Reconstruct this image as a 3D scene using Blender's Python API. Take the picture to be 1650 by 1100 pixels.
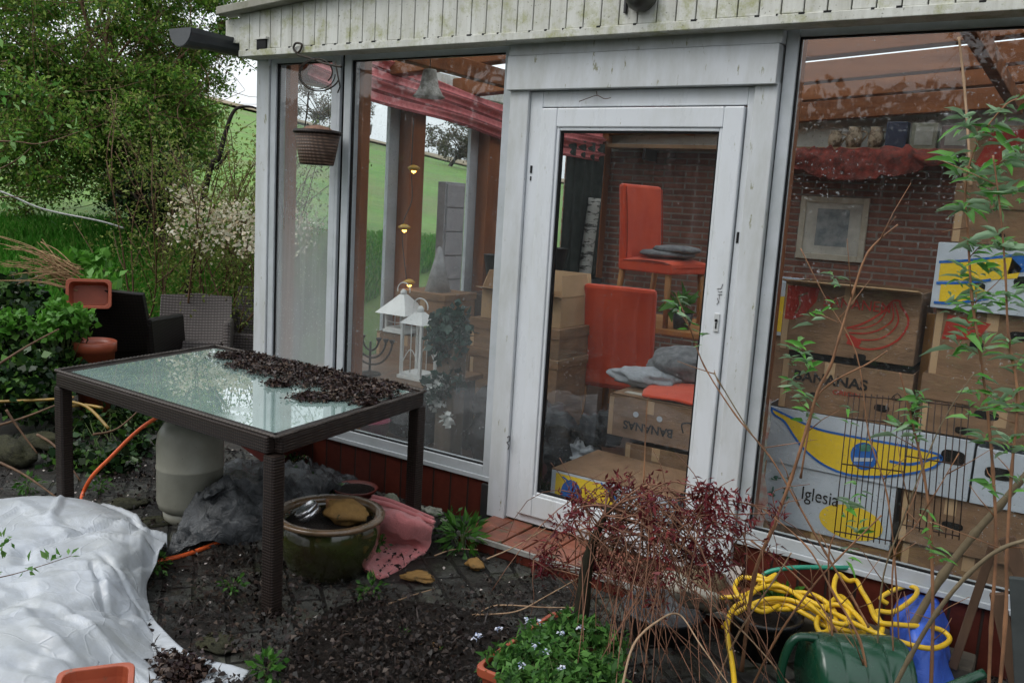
import bpy, math, random
import numpy as np
from mathutils import Vector, Matrix, noise as mnoise
random.seed(7); rng = np.random.default_rng(7)
for o in list(bpy.data.objects): bpy.data.objects.remove(o)
SC = bpy.context.scene; COL = SC.collection
# ------------------------------------------------------------------ camera
YAW, PITCH, ROLL, FPX = [math.radians(a) for a in (-32.87, 8.90, 3.42)] + [1411.0]
CAM = Vector((0, -3.6, 1.65))
FW = Vector((math.sin(YAW)*math.cos(PITCH), math.cos(YAW)*math.cos(PITCH), -math.sin(PITCH)))
_r0 = Vector((math.cos(YAW), -math.sin(YAW), 0)); _u0 = _r0.cross(FW)
RT = _r0*math.cos(ROLL)+_u0*math.sin(ROLL); UP = _u0*math.cos(ROLL)-_r0*math.sin(ROLL)
cd = bpy.data.cameras.new("camera"); cam = bpy.data.objects.new("camera", cd); COL.objects.link(cam)
cd.sensor_width = 36; cd.lens = FPX*36/1650; cd.clip_end = 600; cd.clip_start = .05
M = Matrix((RT, UP, -FW)).transposed().to_4x4(); M.translation = CAM
cam.matrix_world = M; SC.camera = cam
SC.render.resolution_x, SC.render.resolution_y = 1024, 682
def ray(px, py): return RT*((px-825)/FPX)-UP*((py-550)/FPX)+FW
def at(px, py, ax, v):
    d = ray(px, py); return CAM+d*((v-CAM[ax])/d[ax])
def aty(px, py, y=0.): return at(px, py, 1, y)
def atz(px, py, z=0.): return at(px, py, 2, z)
def atd(px, py, t): return CAM+ray(px, py)*t
# ------------------------------------------------------------------ world and sun
w = bpy.data.worlds.new("World"); SC.world = w; w.use_nodes = True
nt = w.node_tree; bg = nt.nodes['Background']
sky = nt.nodes.new('ShaderNodeTexSky'); sky.sky_type = 'NISHITA'; sky.sun_disc = False
SUN_EL, SUN_ROT = math.radians(52), math.radians(215)
sky.sun_elevation = SUN_EL; sky.sun_rotation = SUN_ROT; sky.air_density = 1.6; sky.dust_density = 4.0
hs = nt.nodes.new('ShaderNodeHueSaturation'); hs.inputs['Saturation'].default_value = .28
nt.links.new(sky.outputs[0], hs.inputs['Color'])
# an even overcast deck over the clear-sky gradient
mx = nt.nodes.new('ShaderNodeMix'); mx.data_type = 'RGBA'; mx.inputs['Factor'].default_value = .55
nt.links.new(hs.outputs[0], mx.inputs['A']); mx.inputs['B'].default_value = (7.6, 8.1, 8.6, 1)
nt.links.new(mx.outputs['Result'], bg.inputs['Color']); bg.inputs['Strength'].default_value = .12
sl = bpy.data.lights.new("sun", 'SUN'); sun = bpy.data.objects.new("sun", sl); COL.objects.link(sun)
sl.energy = .8; sl.angle = math.radians(40); sl.color = (1, .97, .93)
sd = Vector((math.sin(SUN_ROT)*math.cos(SUN_EL), math.cos(SUN_ROT)*math.cos(SUN_EL), math.sin(SUN_EL)))
sun.rotation_euler = sd.to_track_quat('Z', 'Y').to_euler()
SC.view_settings.view_transform = 'Standard'; SC.view_settings.look = 'None'
SC.view_settings.exposure = 0.68; SC.view_settings.gamma = 1
SC.cycles.use_denoising = True
SC.cycles.max_bounces = 10; SC.cycles.transparent_max_bounces = 24; SC.cycles.glossy_bounces = 4; SC.cycles.diffuse_bounces = 4
SC.cycles.sample_clamp_indirect = 6; SC.cycles.caustics_reflective = False; SC.cycles.caustics_refractive = False

# ------------------------------------------------------------------ materials
class NB:
    def __init__(s, name):
        s.m = bpy.data.materials.new(name); s.m.use_nodes = True; s.t = s.m.node_tree
        s.b = s.t.nodes['Principled BSDF']; s.out = s.t.nodes['Material Output']
    def n(s, ty, **kw):
        x = s.t.nodes.new('ShaderNode'+ty)
        for k, v in kw.items():
            if k[0] == '_': x.inputs[k[1:].replace('_', ' ')].default_value = v
            else: setattr(x, k, v)
        return x
    def l(s, a, b): s.t.links.new(a, b)
    def pos(s, sc=(1, 1, 1), rot=(0, 0, 0), gen=False):
        tc = s.n('TexCoord'); mp = s.n('Mapping'); mp.inputs['Scale'].default_value = sc; mp.inputs['Rotation'].default_value = rot
        s.l(tc.outputs['Object'], mp.inputs['Vector']); return mp.outputs[0]
    def noise(s, vec, scale, detail=6, rough=.6, dist=0):
        x = s.n('TexNoise'); x.inputs['Scale'].default_value = scale; x.inputs['Detail'].default_value = detail
        x.inputs['Roughness'].default_value = rough; x.inputs['Distortion'].default_value = dist; s.l(vec, x.inputs['Vector']); return x.outputs['Fac']
    def ramp(s, fac, stops):
        x = s.n('ValToRGB'); e = x.color_ramp.elements
        while len(e) < len(stops): e.new(.5)
        for i, (p, c) in enumerate(stops):
            e[i].position = p; e[i].color = (c, c, c, 1) if isinstance(c, (int, float)) else (*c, 1)
        s.l(fac, x.inputs[0]); return x.outputs[0]
    def mix(s, fac, a, b, mode='MIX'):
        x = s.n('Mix', data_type='RGBA', blend_type=mode)
        for nm, v in (('Factor', fac), ('A', a), ('B', b)):
            if hasattr(v, 'is_linked') or hasattr(v, 'node'): s.l(v, x.inputs[nm])
            elif isinstance(v, (int, float)): x.inputs[nm].default_value = v if nm == 'Factor' else (v, v, v, 1)
            else: x.inputs[nm].default_value = (*v, 1)
        return x.outputs['Result']
    def math(s, op, a, b=0):
        x = s.n('Math', operation=op)
        for i, v in enumerate((a, b)):
            if isinstance(v, (int, float)): x.inputs[i].default_value = v
            else: s.l(v, x.inputs[i])
        return x.outputs[0]
    def bump(s, h, st=.3, dist=.01):
        x = s.n('Bump'); x.inputs['Strength'].default_value = st; x.inputs['Distance'].default_value = dist
        s.l(h, x.inputs['Height']); s.l(x.outputs[0], s.b.inputs['Normal'])
    def col(s, v):
        if isinstance(v, tuple): s.b.inputs['Base Color'].default_value = (*v, 1)
        else: s.l(v, s.b.inputs['Base Color'])
    def rough(s, v):
        if isinstance(v, (int, float)): s.b.inputs['Roughness'].default_value = v
        else: s.l(v, s.b.inputs['Roughness'])
MATS = {}
def mat(name, c1, c2=None, scale=8, rough=.6, bump=.2, bs=60, metal=0, coat=0, stops=(.35, .65), speck=None, sc=(1, 1, 1), dist=.004, rvar=.15, trans=0, sheen=0):
    """a two tone weathered surface: colour patches, roughness variation, fine relief"""
    if name in MATS: return MATS[name]
    b = NB(name); p = b.pos(sc)
    f = b.noise(p, scale, 8, .65)
    c2 = c2 or tuple(x*.7 for x in c1)
    c = b.mix(b.ramp(f, [(stops[0], 0.), (stops[1], 1.)]), c1, c2)
    if speck:
        s = b.ramp(b.noise(p, speck[1], 4, .7), [(speck[2], 0.), (min(1, speck[2]+.06), 1.)]); c = b.mix(s, c, speck[0])
    b.col(c)
    r = b.n('MapRange'); b.l(b.noise(p, scale*2.3, 4), r.inputs[0]); r.inputs[3].default_value = max(.02, rough-rvar); r.inputs[4].default_value = min(1, rough+rvar)
    b.rough(r.outputs[0])
    if bump: b.bump(b.noise(p, bs, 6, .7), bump, dist)
    b.b.inputs['Metallic'].default_value = metal; b.b.inputs['Coat Weight'].default_value = coat; b.b.inputs['Coat Roughness'].default_value = .08
    if trans: b.b.inputs['Subsurface Weight'].default_value = trans; b.b.inputs['Subsurface Radius'].default_value = (.05, .03, .02)
    if sheen: b.b.inputs['Sheen Weight'].default_value = sheen
    if rough > .45: b.b.inputs['Specular IOR Level'].default_value = .18
    MATS[name] = b.m; return b.m
def leafmat(name, cols, under=None, rough=.38, transl=.35):
    if name in MATS: return MATS[name]
    b = NB(name); g = b.n('NewGeometry')
    n = len(cols); c = b.ramp(g.outputs['Random Per Island'], [((i+.5)/n, cc) for i, cc in enumerate(cols)])
    if under: c = b.mix(g.outputs['Backfacing'], c, under)
    b.col(c); b.rough(rough); b.b.inputs['Specular IOR Level'].default_value = .22
    tr = b.n('BsdfTranslucent'); b.l(c, tr.inputs['Color']); ms = b.n('MixShader'); ms.inputs[0].default_value = transl
    b.l(b.b.outputs[0], ms.inputs[1]); b.l(tr.outputs[0], ms.inputs[2]); b.l(ms.outputs[0], b.out.inputs[0])
    MATS[name] = b.m; return b.m
def glassmat(name, dirt=.03, fog=None, tint=(.965, .98, .98), bumpst=.02, dirtcol=(.7, .74, .75), drops=1.0):
    """thin window pane: clear with a fresnel reflection, dirt film and dried rain specks"""
    b = NB(name); p = b.pos()
    g = b.n('BsdfGlossy'); g.inputs['Roughness'].default_value = .015; g.inputs['Color'].default_value = (1, 1, 1, 1)
    t = b.n('BsdfTransparent'); t.inputs['Color'].default_value = (*tint, 1)
    bp = b.n('Bump'); bp.inputs['Strength'].default_value = bumpst; bp.inputs['Distance'].default_value = .01; b.l(b.noise(p, 2.2, 3), bp.inputs['Height']); b.l(bp.outputs[0], g.inputs['Normal'])
    fr = b.n('Fresnel'); fr.inputs[0].default_value = 1.52
    m1 = b.n('MixShader'); geo_ = b.n('NewGeometry'); front = b.math('SUBTRACT', 1., geo_.outputs['Backfacing']); b.l(b.math('MULTIPLY', b.math('MULTIPLY', fr.outputs[0], 1.15), front), m1.inputs[0]); b.l(t.outputs[0], m1.inputs[1]); b.l(g.outputs[0], m1.inputs[2])
    d = b.n('BsdfDiffuse'); d.inputs['Color'].default_value = (*dirtcol, 1); d2 = b.n('BsdfTranslucent'); d2.inputs['Color'].default_value = (*dirtcol, 1)
    dd = b.n('MixShader'); dd.inputs[0].default_value = .45; b.l(d.outputs[0], dd.inputs[1]); b.l(d2.outputs[0], dd.inputs[2])
    sp = b.ramp(b.noise(p, 80, 4, .7), [(.60, 0.), (.68, .42*drops)])
    patch = b.ramp(b.noise(p, 3.0, 4), [(.42, .15), (.62, 1.)])
    stre = b.ramp(b.noise(b.pos((30, 30, 1.2)), 1, 4), [(.45, 0.), (.8, dirt*2)])
    f = b.math('ADD', b.math('MULTIPLY', sp, patch), b.math('ADD', stre, dirt))
    if fog:   # condensation: (z of full fog, z clear, amount)
        z = b.n('SeparateXYZ'); tc = b.n('TexCoord'); b.l(tc.outputs['Object'], z.inputs[0])
        mr = b.n('MapRange'); mr.interpolation_type = 'SMOOTHSTEP'; b.l(b.math('ADD', z.outputs['Z'], b.math('MULTIPLY', b.noise(p, 2.5, 4), .6)), mr.inputs[0])
        mr.inputs[1].default_value = fog[1]+.3; mr.inputs[2].default_value = fog[0]+.3; mr.inputs[3].default_value = 0; mr.inputs[4].default_value = fog[2]
        f = b.math('ADD', f, mr.outputs[0])
    f = b.math('MULTIPLY', f, front); m2 = b.n('MixShader'); b.l(f, m2.inputs[0]); b.l(m1.outputs[0], m2.inputs[1]); b.l(dd.outputs[0], m2.inputs[2]); b.l(m2.outputs[0], b.out.inputs[0])
    return b.m
def emit(name, c, s):
    b = NB(name); b.b.inputs['Emission Color'].default_value = (*c, 1); b.b.inputs['Emission Strength'].default_value = s; b.col(c); return b.m

# ------------------------------------------------------------------ mesh helpers
ORIG = {}
def vec(*a): return Vector(a)
class MB:
    def __init__(s): s.v = []; s.f = []; s.sm = []
    def add(s, vs, fs, smooth=False):
        k = len(s.v); s.v += [tuple(p) for p in vs]; s.f += [tuple(i+k for i in f) for f in fs]; s.sm += [smooth]*len(fs); return s
    def box(s, lo, hi, rot=None, piv=None):
        x0, y0, z0 = lo; x1, y1, z1 = hi
        vs = [Vector(p) for p in ((x0,y0,z0),(x1,y0,z0),(x1,y1,z0),(x0,y1,z0),(x0,y0,z1),(x1,y0,z1),(x1,y1,z1),(x0,y1,z1))]
        if rot is not None:
            pv = Vector(piv) if piv is not None else sum(vs, Vector())/8
            vs = [rot@(p-pv)+pv for p in vs]
        return s.add(vs, [(0,3,2,1),(4,5,6,7),(0,1,5,4),(1,2,6,5),(2,3,7,6),(3,0,4,7)])
    def beam(s, a, b, w, h, up=(0, 0, 1)):
        a, b = Vector(a), Vector(b); d = (b-a).normalized(); r = d.cross(Vector(up)).normalized(); u = r.cross(d)
        vs = [p+r*(w/2*i)+u*(h/2*j) for p in (a, b) for i, j in ((-1,-1),(1,-1),(1,1),(-1,1))]
        return s.add(vs, [(0,1,2,3),(7,6,5,4),(0,4,5,1),(1,5,6,2),(2,6,7,3),(3,7,4,0)])
    def tube(s, path, r, seg=8, r2=None, cap=True, wob=0):
        path = [Vector(p) for p in path]; n = len(path)
        t = (path[1]-path[0]).normalized(); u = t.orthogonal().normalized(); vs = []
        for i, p in enumerate(path):
            t = (path[min(i+1, n-1)]-path[max(i-1, 0)])
            t = t.normalized() if t.length > 1e-9 else Vector((0, 0, 1))
            u = (u-t*u.dot(t)).normalized() if (u-t*u.dot(t)).length > 1e-6 else t.orthogonal().normalized(); v = t.cross(u)
            rr = r[i] if isinstance(r, (list, tuple)) else (r if r2 is None else r+(r2-r)*i/(n-1))
            if wob: rr *= 1+random.uniform(-wob, wob)
            vs += [p+(u*math.cos(2*math.pi*k/seg)+v*math.sin(2*math.pi*k/seg))*rr for k in range(seg)]
        fs = [(i*seg+k, i*seg+(k+1) % seg, (i+1)*seg+(k+1) % seg, (i+1)*seg+k) for i in range(n-1) for k in range(seg)]
        if cap: fs += [tuple(range(seg-1, -1, -1)), tuple((n-1)*seg+k for k in range(seg))]
        return s.add(vs, fs, True)
    def lathe(s, prof, c=(0, 0, 0), seg=40, R=None, cap=True):
        c = Vector(c); vs = []
        for r, z in prof:
            for k in range(seg):
                p = Vector((r*math.cos(2*math.pi*k/seg), r*math.sin(2*math.pi*k/seg), z)); vs.append(c+(R@p if R is not None else p))
        n = len(prof)
        fs = [(i*seg+k, i*seg+(k+1) % seg, (i+1)*seg+(k+1) % seg, (i+1)*seg+k) for i in range(n-1) for k in range(seg)]
        if cap: fs += [tuple(range(seg-1, -1, -1)), tuple((n-1)*seg+k for k in range(seg))]
        return s.add(vs, fs, True)
    def prism(s, poly, n, th):
        """flat polygon (3-D points) given a thickness along n"""
        n = Vector(n).normalized()*th; k = len(poly); vs = [Vector(p) for p in poly]+[Vector(p)+n for p in poly]
        return s.add(vs, [tuple(range(k)), tuple(range(2*k-1, k-1, -1))]+[(i, (i+1) % k, k+(i+1) % k, k+i) for i in range(k)])
    def surf(s, ctrl, nu=10, nv=10, crumple=0, cs=6, seed=0, ridge=0, rs=4, kinks=()):
        """smooth sheet through a grid of 3-D control points with folds and crumples"""
        g = [[Vector(p) for p in row] for row in ctrl]; R, C = len(g), len(g[0])
        def cr(p0, p1, p2, p3, t): return .5*((2*p1)+(p2-p0)*t+(2*p0-5*p1+4*p2-p3)*t*t+(3*p1-p0-3*p2+p3)*t**3)
        def idx(i, n): return max(0, min(n-1, i))
        rows = []
        for a in range((R-1)*nu+1):
            i, t = divmod(a/nu, 1); i = int(i)
            if i >= R-1: i, t = R-2, 1.
            rows.append([cr(*[g[idx(i+d, R)][c] for d in (-1, 0, 1, 2)], t) for c in range(C)])
        vs = []; W = (C-1)*nv+1
        for row in rows:
            for b_ in range(W):
                j, t = divmod(b_/nv, 1); j = int(j)
                if j >= C-1: j, t = C-2, 1.
                vs.append(cr(*[row[idx(j+d, C)] for d in (-1, 0, 1, 2)], t))
        out = []
        for p in vs:
            q = p*cs+Vector((seed, seed*1.7, 0)); dz = 0; dx = 0
            if crumple: dz += mnoise.turbulence(q, 4, True)*crumple-crumple*.4; dx += mnoise.noise(q*1.3)*crumple*.5
            if ridge: dz += (1-abs(mnoise.noise(p*rs+Vector((seed, 3, 5))))*2.5)**3*ridge if abs(mnoise.noise(p*rs+Vector((seed, 3, 5)))) < .4 else 0
            for (ax, ay, bx, by, am, wd_) in kinks:   # sharp fold lines a-b on the ground plan
                ex, ey = bx-ax, by-ay; L2 = ex*ex+ey*ey; t_ = ((p.x-ax)*ex+(p.y-ay)*ey)/L2
                if -.15 < t_ < 1.15: dd = abs((p.x-ax)*ey-(p.y-ay)*ex)/math.sqrt(L2); dz += am*max(0, 1-dd/wd_)*max(0, 1-max(0, -t_, t_-1)/.15)
            out.append(p+Vector((dx, dx, dz)))
        L = len(rows)
        fs = [(a*W+b_, a*W+b_+1, (a+1)*W+b_+1, (a+1)*W+b_) for a in range(L-1) for b_ in range(W-1)]
        return s.add(out, fs, True)
    def build(s, name, m, parent=None, bev=0, solid=0, sub=0, loc=None):
        me = bpy.data.meshes.new(name)
        if parent is not None: o0 = ORIG[parent.name]
        elif loc is not None: o0 = Vector(loc)
        else:
            a = np.array(s.v); o0 = Vector(((a[:, 0].min()+a[:, 0].max())/2, (a[:, 1].min()+a[:, 1].max())/2, a[:, 2].min()))
        me.from_pydata([(p[0]-o0[0], p[1]-o0[1], p[2]-o0[2]) for p in s.v], [], s.f)
        me.polygons.foreach_set('use_smooth', s.sm); me.materials.append(m); me.update()
        ob = bpy.data.objects.new(name, me); COL.objects.link(ob); ORIG[ob.name] = o0
        if parent is not None: ob.parent = parent
        else: ob.location = o0
        if solid: q = ob.modifiers.new('th', 'SOLIDIFY'); q.thickness = solid; q.offset = 0
        if bev: q = ob.modifiers.new('bv', 'BEVEL'); q.width = bev; q.segments = 2; q.limit_method = 'ANGLE'; q.angle_limit = math.radians(50)
        if sub: q = ob.modifiers.new('sb', 'SUBSURF'); q.levels = sub; q.render_levels = sub
        return ob
def tag(o, label, cat, group=None, kind=None):
    o['label'] = label; o['category'] = cat
    if group: o['group'] = group
    if kind: o['kind'] = kind
    return o
def empty(name, loc, label, cat, group=None):
    o = bpy.data.objects.new(name, None); COL.objects.link(o); o.location = loc; o.empty_display_size = .1
    ORIG[o.name] = Vector(loc); return tag(o, label, cat, group)
def struct(o): o['kind'] = 'structure'; return o
def stuff(o, label, cat): return tag(o, label, cat, kind='stuff')
def copy_tree(o, parent=None):
    c = o.copy(); COL.objects.link(c); ORIG[c.name] = ORIG[o.name]
    if parent is not None: c.parent = parent
    for ch in list(o.children): copy_tree(ch, c)
    return c
def spline(pts, n=8):
    """smooth path through points"""
    P = [Vector(p) for p in pts]; out = []
    for i in range(len(P)-1):
        p0, p1, p2, p3 = P[max(i-1, 0)], P[i], P[i+1], P[min(i+2, len(P)-1)]
        for k in range(n):
            t = k/n; out.append(.5*((2*p1)+(p2-p0)*t+(2*p0-5*p1+4*p2-p3)*t*t+(3*p1-p0-3*p2+p3)*t**3))
    return out+[P[-1]]
def quads_mesh(name, V, F, m, parent=None, loc=None, smooth=False):
    """fast mesh from numpy arrays V (n,3), F (m,k)"""
    o0 = np.array(ORIG[parent.name]) if parent is not None else np.array(loc if loc is not None else ((V[:,0].min()+V[:,0].max())/2, (V[:,1].min()+V[:,1].max())/2, V[:,2].min()))
    me = bpy.data.meshes.new(name); k = F.shape[1]
    me.vertices.add(len(V)); me.vertices.foreach_set('co', (V-o0).astype(np.float32).ravel())
    me.loops.add(F.size); me.loops.foreach_set('vertex_index', F.astype(np.int32).ravel())
    me.polygons.add(len(F)); me.polygons.foreach_set('loop_start', np.arange(0, F.size, k, dtype=np.int32)); me.polygons.foreach_set('loop_total', np.full(len(F), k, dtype=np.int32))
    if smooth: me.polygons.foreach_set('use_smooth', np.ones(len(F), bool))
    me.update(calc_edges=True); me.materials.append(m)
    ob = bpy.data.objects.new(name, me); COL.objects.link(ob); ORIG[ob.name] = Vector(o0)
    if parent is not None: ob.parent = parent
    else: ob.location = o0
    return ob
def unit(a): return a/np.maximum(np.linalg.norm(a, axis=1, keepdims=True), 1e-9)
def leaves(P, size, D=None, wide=.45, up=.3, var=.35, fold=.15, seed=1, lance=False, droop=0.):
    """leaf blades at points P: returns V, F.  D: preferred direction"""
    r = np.random.default_rng(seed); n = len(P)
    d = unit(r.normal(size=(n, 3))) if D is None else unit(D+r.normal(size=(n, 3))*.45)
    nr = unit(r.normal(size=(n, 3))+np.array([0, 0, up*4])); sd = unit(np.cross(d, nr)); nr = np.cross(sd, d)
    L = (size*(1+r.uniform(-var, var, n)))[:, None]; W = L*wide/2
    if not lance:
        V = np.stack([P, P+d*L*.45+sd*W+nr*L*fold, P+d*L-nr*L*droop, P+d*L*.45-sd*W+nr*L*fold], 1).reshape(-1, 3)
        F = np.arange(n*4).reshape(-1, 4); return V, F
    g = np.array([0, 0, -1.])
    a = P+d*L*.3; b_ = P+d*L*.68+g*L*droop*.4; tip = P+d*L+g*L*droop
    V = np.stack([P, a+sd*W+nr*L*fold, a, a-sd*W+nr*L*fold, b_+sd*W*.75+nr*L*fold*.8, b_, b_-sd*W*.75+nr*L*fold*.8, tip], 1).reshape(-1, 3)
    k = (np.arange(n)*8)[:, None]
    F = np.concatenate([k+np.array([[0, 1, 2, 2]]), k+np.array([[0, 2, 3, 3]])])  # replaced below
    quads = [(0, 1, 4, 2), (2, 4, 7, 5), (0, 2, 6, 3), (2, 5, 7, 6)]
    F = np.concatenate([k+np.array([q]) for q in quads]); return V, F
def cloudpts(centers, radii, n, seed=3, shell=.0):
    r = np.random.default_rng(seed); c = np.array([tuple(x) for x in centers]); i = r.integers(0, len(c), n)
    q = unit(r.normal(size=(n, 3)))*(r.uniform(shell, 1, n)[:, None]**.6)
    return c[i]+q*np.array(radii)[i][:, None]*np.array([1, 1, .8])
def textobj(name, body, size, origin, xdir, ydir, m, parent, ext=.0008, sx=1., bold=0.0):
    cu = bpy.data.curves.new(name, 'FONT'); cu.body = body; cu.size = size; cu.extrude = ext; cu.offset = bold
    tmp = bpy.data.objects.new('tmp', cu); COL.objects.link(tmp); dg = bpy.context.evaluated_depsgraph_get()
    me = bpy.data.meshes.new_from_object(tmp.evaluated_get(dg)); bpy.data.objects.remove(tmp)
    x, y = Vector(xdir).normalized(), Vector(ydir).normalized(); z = x.cross(y); o = Vector(origin)-ORIG[parent.name]
    for v in me.vertices: v.co = o+x*v.co.x*sx+y*v.co.y+z*v.co.z
    me.materials.clear(); me.materials.append(m); ob = bpy.data.objects.new(name, me); COL.objects.link(ob); ob.parent = parent; ORIG[ob.name] = ORIG[parent.name]
    return ob

# ------------------------------------------------------------------ shared materials
PVC = mat('white_pvc', (.56, .585, .61), (.43, .445, .43), 9, .35, .05, 120, stops=(.4, .7), speck=((.25, .25, .17), 30, .63), sc=(1, 1, .3), rvar=.1)
PVC2 = mat('white_pvc_door', (.62, .65, .68), (.53, .55, .545), 8, .3, .04, 120, stops=(.45, .75), speck=((.30, .30, .22), 42, .67), sc=(1, 1, .3))
ALU = mat('grey_white_aluminium', (.47, .50, .53), (.38, .41, .42), 6, .35, .05, 150, speck=((.22, .23, .2), 45, .66))
GASKET = mat('black_gasket', (.012, .012, .013), None, 8, .5, 0)
WOOD = mat('varnished_red_brown_wood', (.30, .105, .035), (.17, .055, .02), 3, .35, .15, 30, sc=(1, 1, .25), rvar=.1)
WOODX = mat('varnished_roof_timber', (.26, .095, .035), (.14, .05, .02), 4, .5, .15, 30, sc=(.25, 2, 2))
DARK = mat('dark_plastic', (.02, .02, .021), (.03, .03, .03), 9, .4, .1)
def algae_cladding():
    b = NB('algae stained cladding'); p = b.pos()
    n1 = b.noise(p, 7, 8, .7); base = b.mix(b.ramp(b.noise(b.pos((14, 14, 1.5)), 1, 6, .7), [(.35, 0.), (.7, 1.)]), (.60, .61, .57), (.40, .40, .35))
    z = b.n('SeparateXYZ'); tc = b.n('TexCoord'); b.l(tc.outputs['Object'], z.inputs[0])
    mr = b.n('MapRange'); b.l(z.outputs['Z'], mr.inputs[0]); mr.inputs[1].default_value = .22; mr.inputs[2].default_value = 0.0; mr.inputs[3].default_value = 0.06; mr.inputs[4].default_value = .30
    am = b.ramp(b.math('ADD', b.noise(p, 9, 8, .75), mr.outputs[0]), [(.56, 0.), (.76, 1.)])
    c = b.mix(am, base, (.27, .28, .10)); sp = b.ramp(b.noise(p, 70, 4), [(.62, 0.), (.7, .8)])
    b.col(b.mix(sp, c, (.13, .13, .09))); b.rough(.55); b.bump(b.noise(p, 90, 5), .25, .004); return b.m
CLAD = algae_cladding()
def brick(name, ca, cb, mortar, bw, bh, ms, rough=.75, plane='xz', bumpd=.006, wet=False):
    b = NB(name); tc = b.n('TexCoord'); sx = b.n('SeparateXYZ'); b.l(tc.outputs['Object'], sx.inputs[0]); cx = b.n('CombineXYZ')
    b.l(sx.outputs['X'], cx.inputs[0]); b.l(sx.outputs['Z' if plane == 'xz' else 'Y'], cx.inputs[1])
    bt = b.n('TexBrick'); b.l(cx.outputs[0], bt.inputs['Vector']); bt.inputs['Scale'].default_value = 1
    for k, v in (('Color1', ca), ('Color2', cb), ('Mortar', mortar)): bt.inputs[k].default_value = (*v, 1)
    bt.inputs['Brick Width'].default_value = bw; bt.inputs['Row Height'].default_value = bh; bt.inputs['Mortar Size'].default_value = ms; bt.inputs['Bias'].default_value = -.1; bt.inputs['Mortar Smooth'].default_value = .3
    p = b.pos(); nz = b.noise(p, 22, 8, .7)
    c = b.mix(.55, bt.outputs['Color'], b.ramp(nz, [(.3, .35), (.75, 1.)]), 'MULTIPLY'); b.col(c)
    b.b.inputs['Specular IOR Level'].default_value = .25; b.rough(rough); h = b.math('SUBTRACT', b.math('MULTIPLY', nz, .3), bt.outputs['Fac']); b.bump(h, .8, bumpd); return b.m
BRICK = brick('brown klinker brick', (.30, .12, .078), (.19, .08, .058), (.30, .25, .21), .22, .057, .009)
PLINTH = brick('red clinker plinth', (.12, .026, .016), (.07, .018, .013), (.035, .024, .02), .114, .6, .006, .4)
TILE = mat('red quarry brick', (.25, .075, .038), (.12, .045, .028), 8, .35, .35, 60, speck=((.08, .07, .035), 12, .57), rvar=.2)

# ------------------------------------------------------------------ terrain
def terr(x, y):
    s = -.8*x+.6*max(y, -9.)-5.6
    if x > -4.6 and y < 5: s = min(s, 0)
    if s <= 0: return 0.
    t = min(1, s/2.8); az = math.degrees(math.atan2(x, y+3.6)); hf = max(.45, min(1.15, (.62-(az+38)*.032)))
    return 1.05*t*t*(3-2*t)+hf*min(5.6, max(0, s-2.8)*.115)+.12*mnoise.noise(Vector((x*.25, y*.25, 0)))*min(1, s/3)
def grid_terrain():
    xs = np.concatenate([-np.geomspace(300, 6, 60), np.linspace(-5.8, 3, 30), np.geomspace(3.3, 300, 20)])
    ys = np.concatenate([-np.geomspace(300, 5, 26), np.linspace(-4.8, 8, 40), np.geomspace(8.3, 300, 40)])
    V = [(x, y, terr(x, y)) for y in ys for x in xs]; n = len(xs)
    F = [(j*n+i, j*n+i+1, (j+1)*n+i+1, (j+1)*n+i) for j in range(len(ys)-1) for i in range(n-1)]
    mb = MB(); mb.add(V, F, True); b = NB('meadow and garden earth'); tc = b.n('TexCoord'); p = b.pos()
    sx = b.n('SeparateXYZ'); b.l(tc.outputs['Object'], sx.inputs[0])
    gr = b.mix(b.ramp(b.noise(p, 1.1, 10, .75), [(.38, 0.), (.62, 1.)]), (.09, .22, .03), (.16, .29, .045))
    gr = b.mix(b.ramp(b.noise(p, .35, 6, .7), [(.45, 0.), (.62, .7)]), gr, (.17, .17, .07)); gr = b.mix(b.ramp(b.noise(p, 3.5, 6, .8), [(.4, .0), (.7, .6)]), gr, (.05, .13, .02))
    so = b.mix(b.ramp(b.noise(p, 9, 8, .7), [(.4, 0.), (.65, 1.)]), (.012, .010, .008), (.035, .028, .02))
    mk = b.n('MapRange'); b.l(b.math('ADD', b.math('MULTIPLY', sx.outputs['X'], -.8), b.math('MULTIPLY', sx.outputs['Y'], .6)), mk.inputs[0]); mk.inputs[1].default_value = 5.2; mk.inputs[2].default_value = 6.6
    # ploughed strip on the crest
    c = b.mix(mk.outputs[0], so, gr)
    b.col(c); b.rough(.8); b.bump(b.noise(p, 40, 6, .8), .6, .02)
    return struct(mb.build('ground', b.m, loc=(0, 0, 0)))
grid_terrain()
# ploughed field and far hedge on the hill crest
def crest():
    mb = MB(); rows = []
    for k in range(5):
        row = []
        for i in range(24):
            a = math.radians(-62+i*2.4)
            R = 52+k*5
            x, y = math.sin(a)*R, -3.6+math.cos(a)*R; row.append((x, y, terr(x, y)+.12))
        rows.append(row)
    mb.surf(rows, 2, 2); return struct(mb.build('field', mat('ploughed_field', (.30, .23, .17), (.22, .2, .13), .4, .9, .1), solid=.02))
crest()
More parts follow.
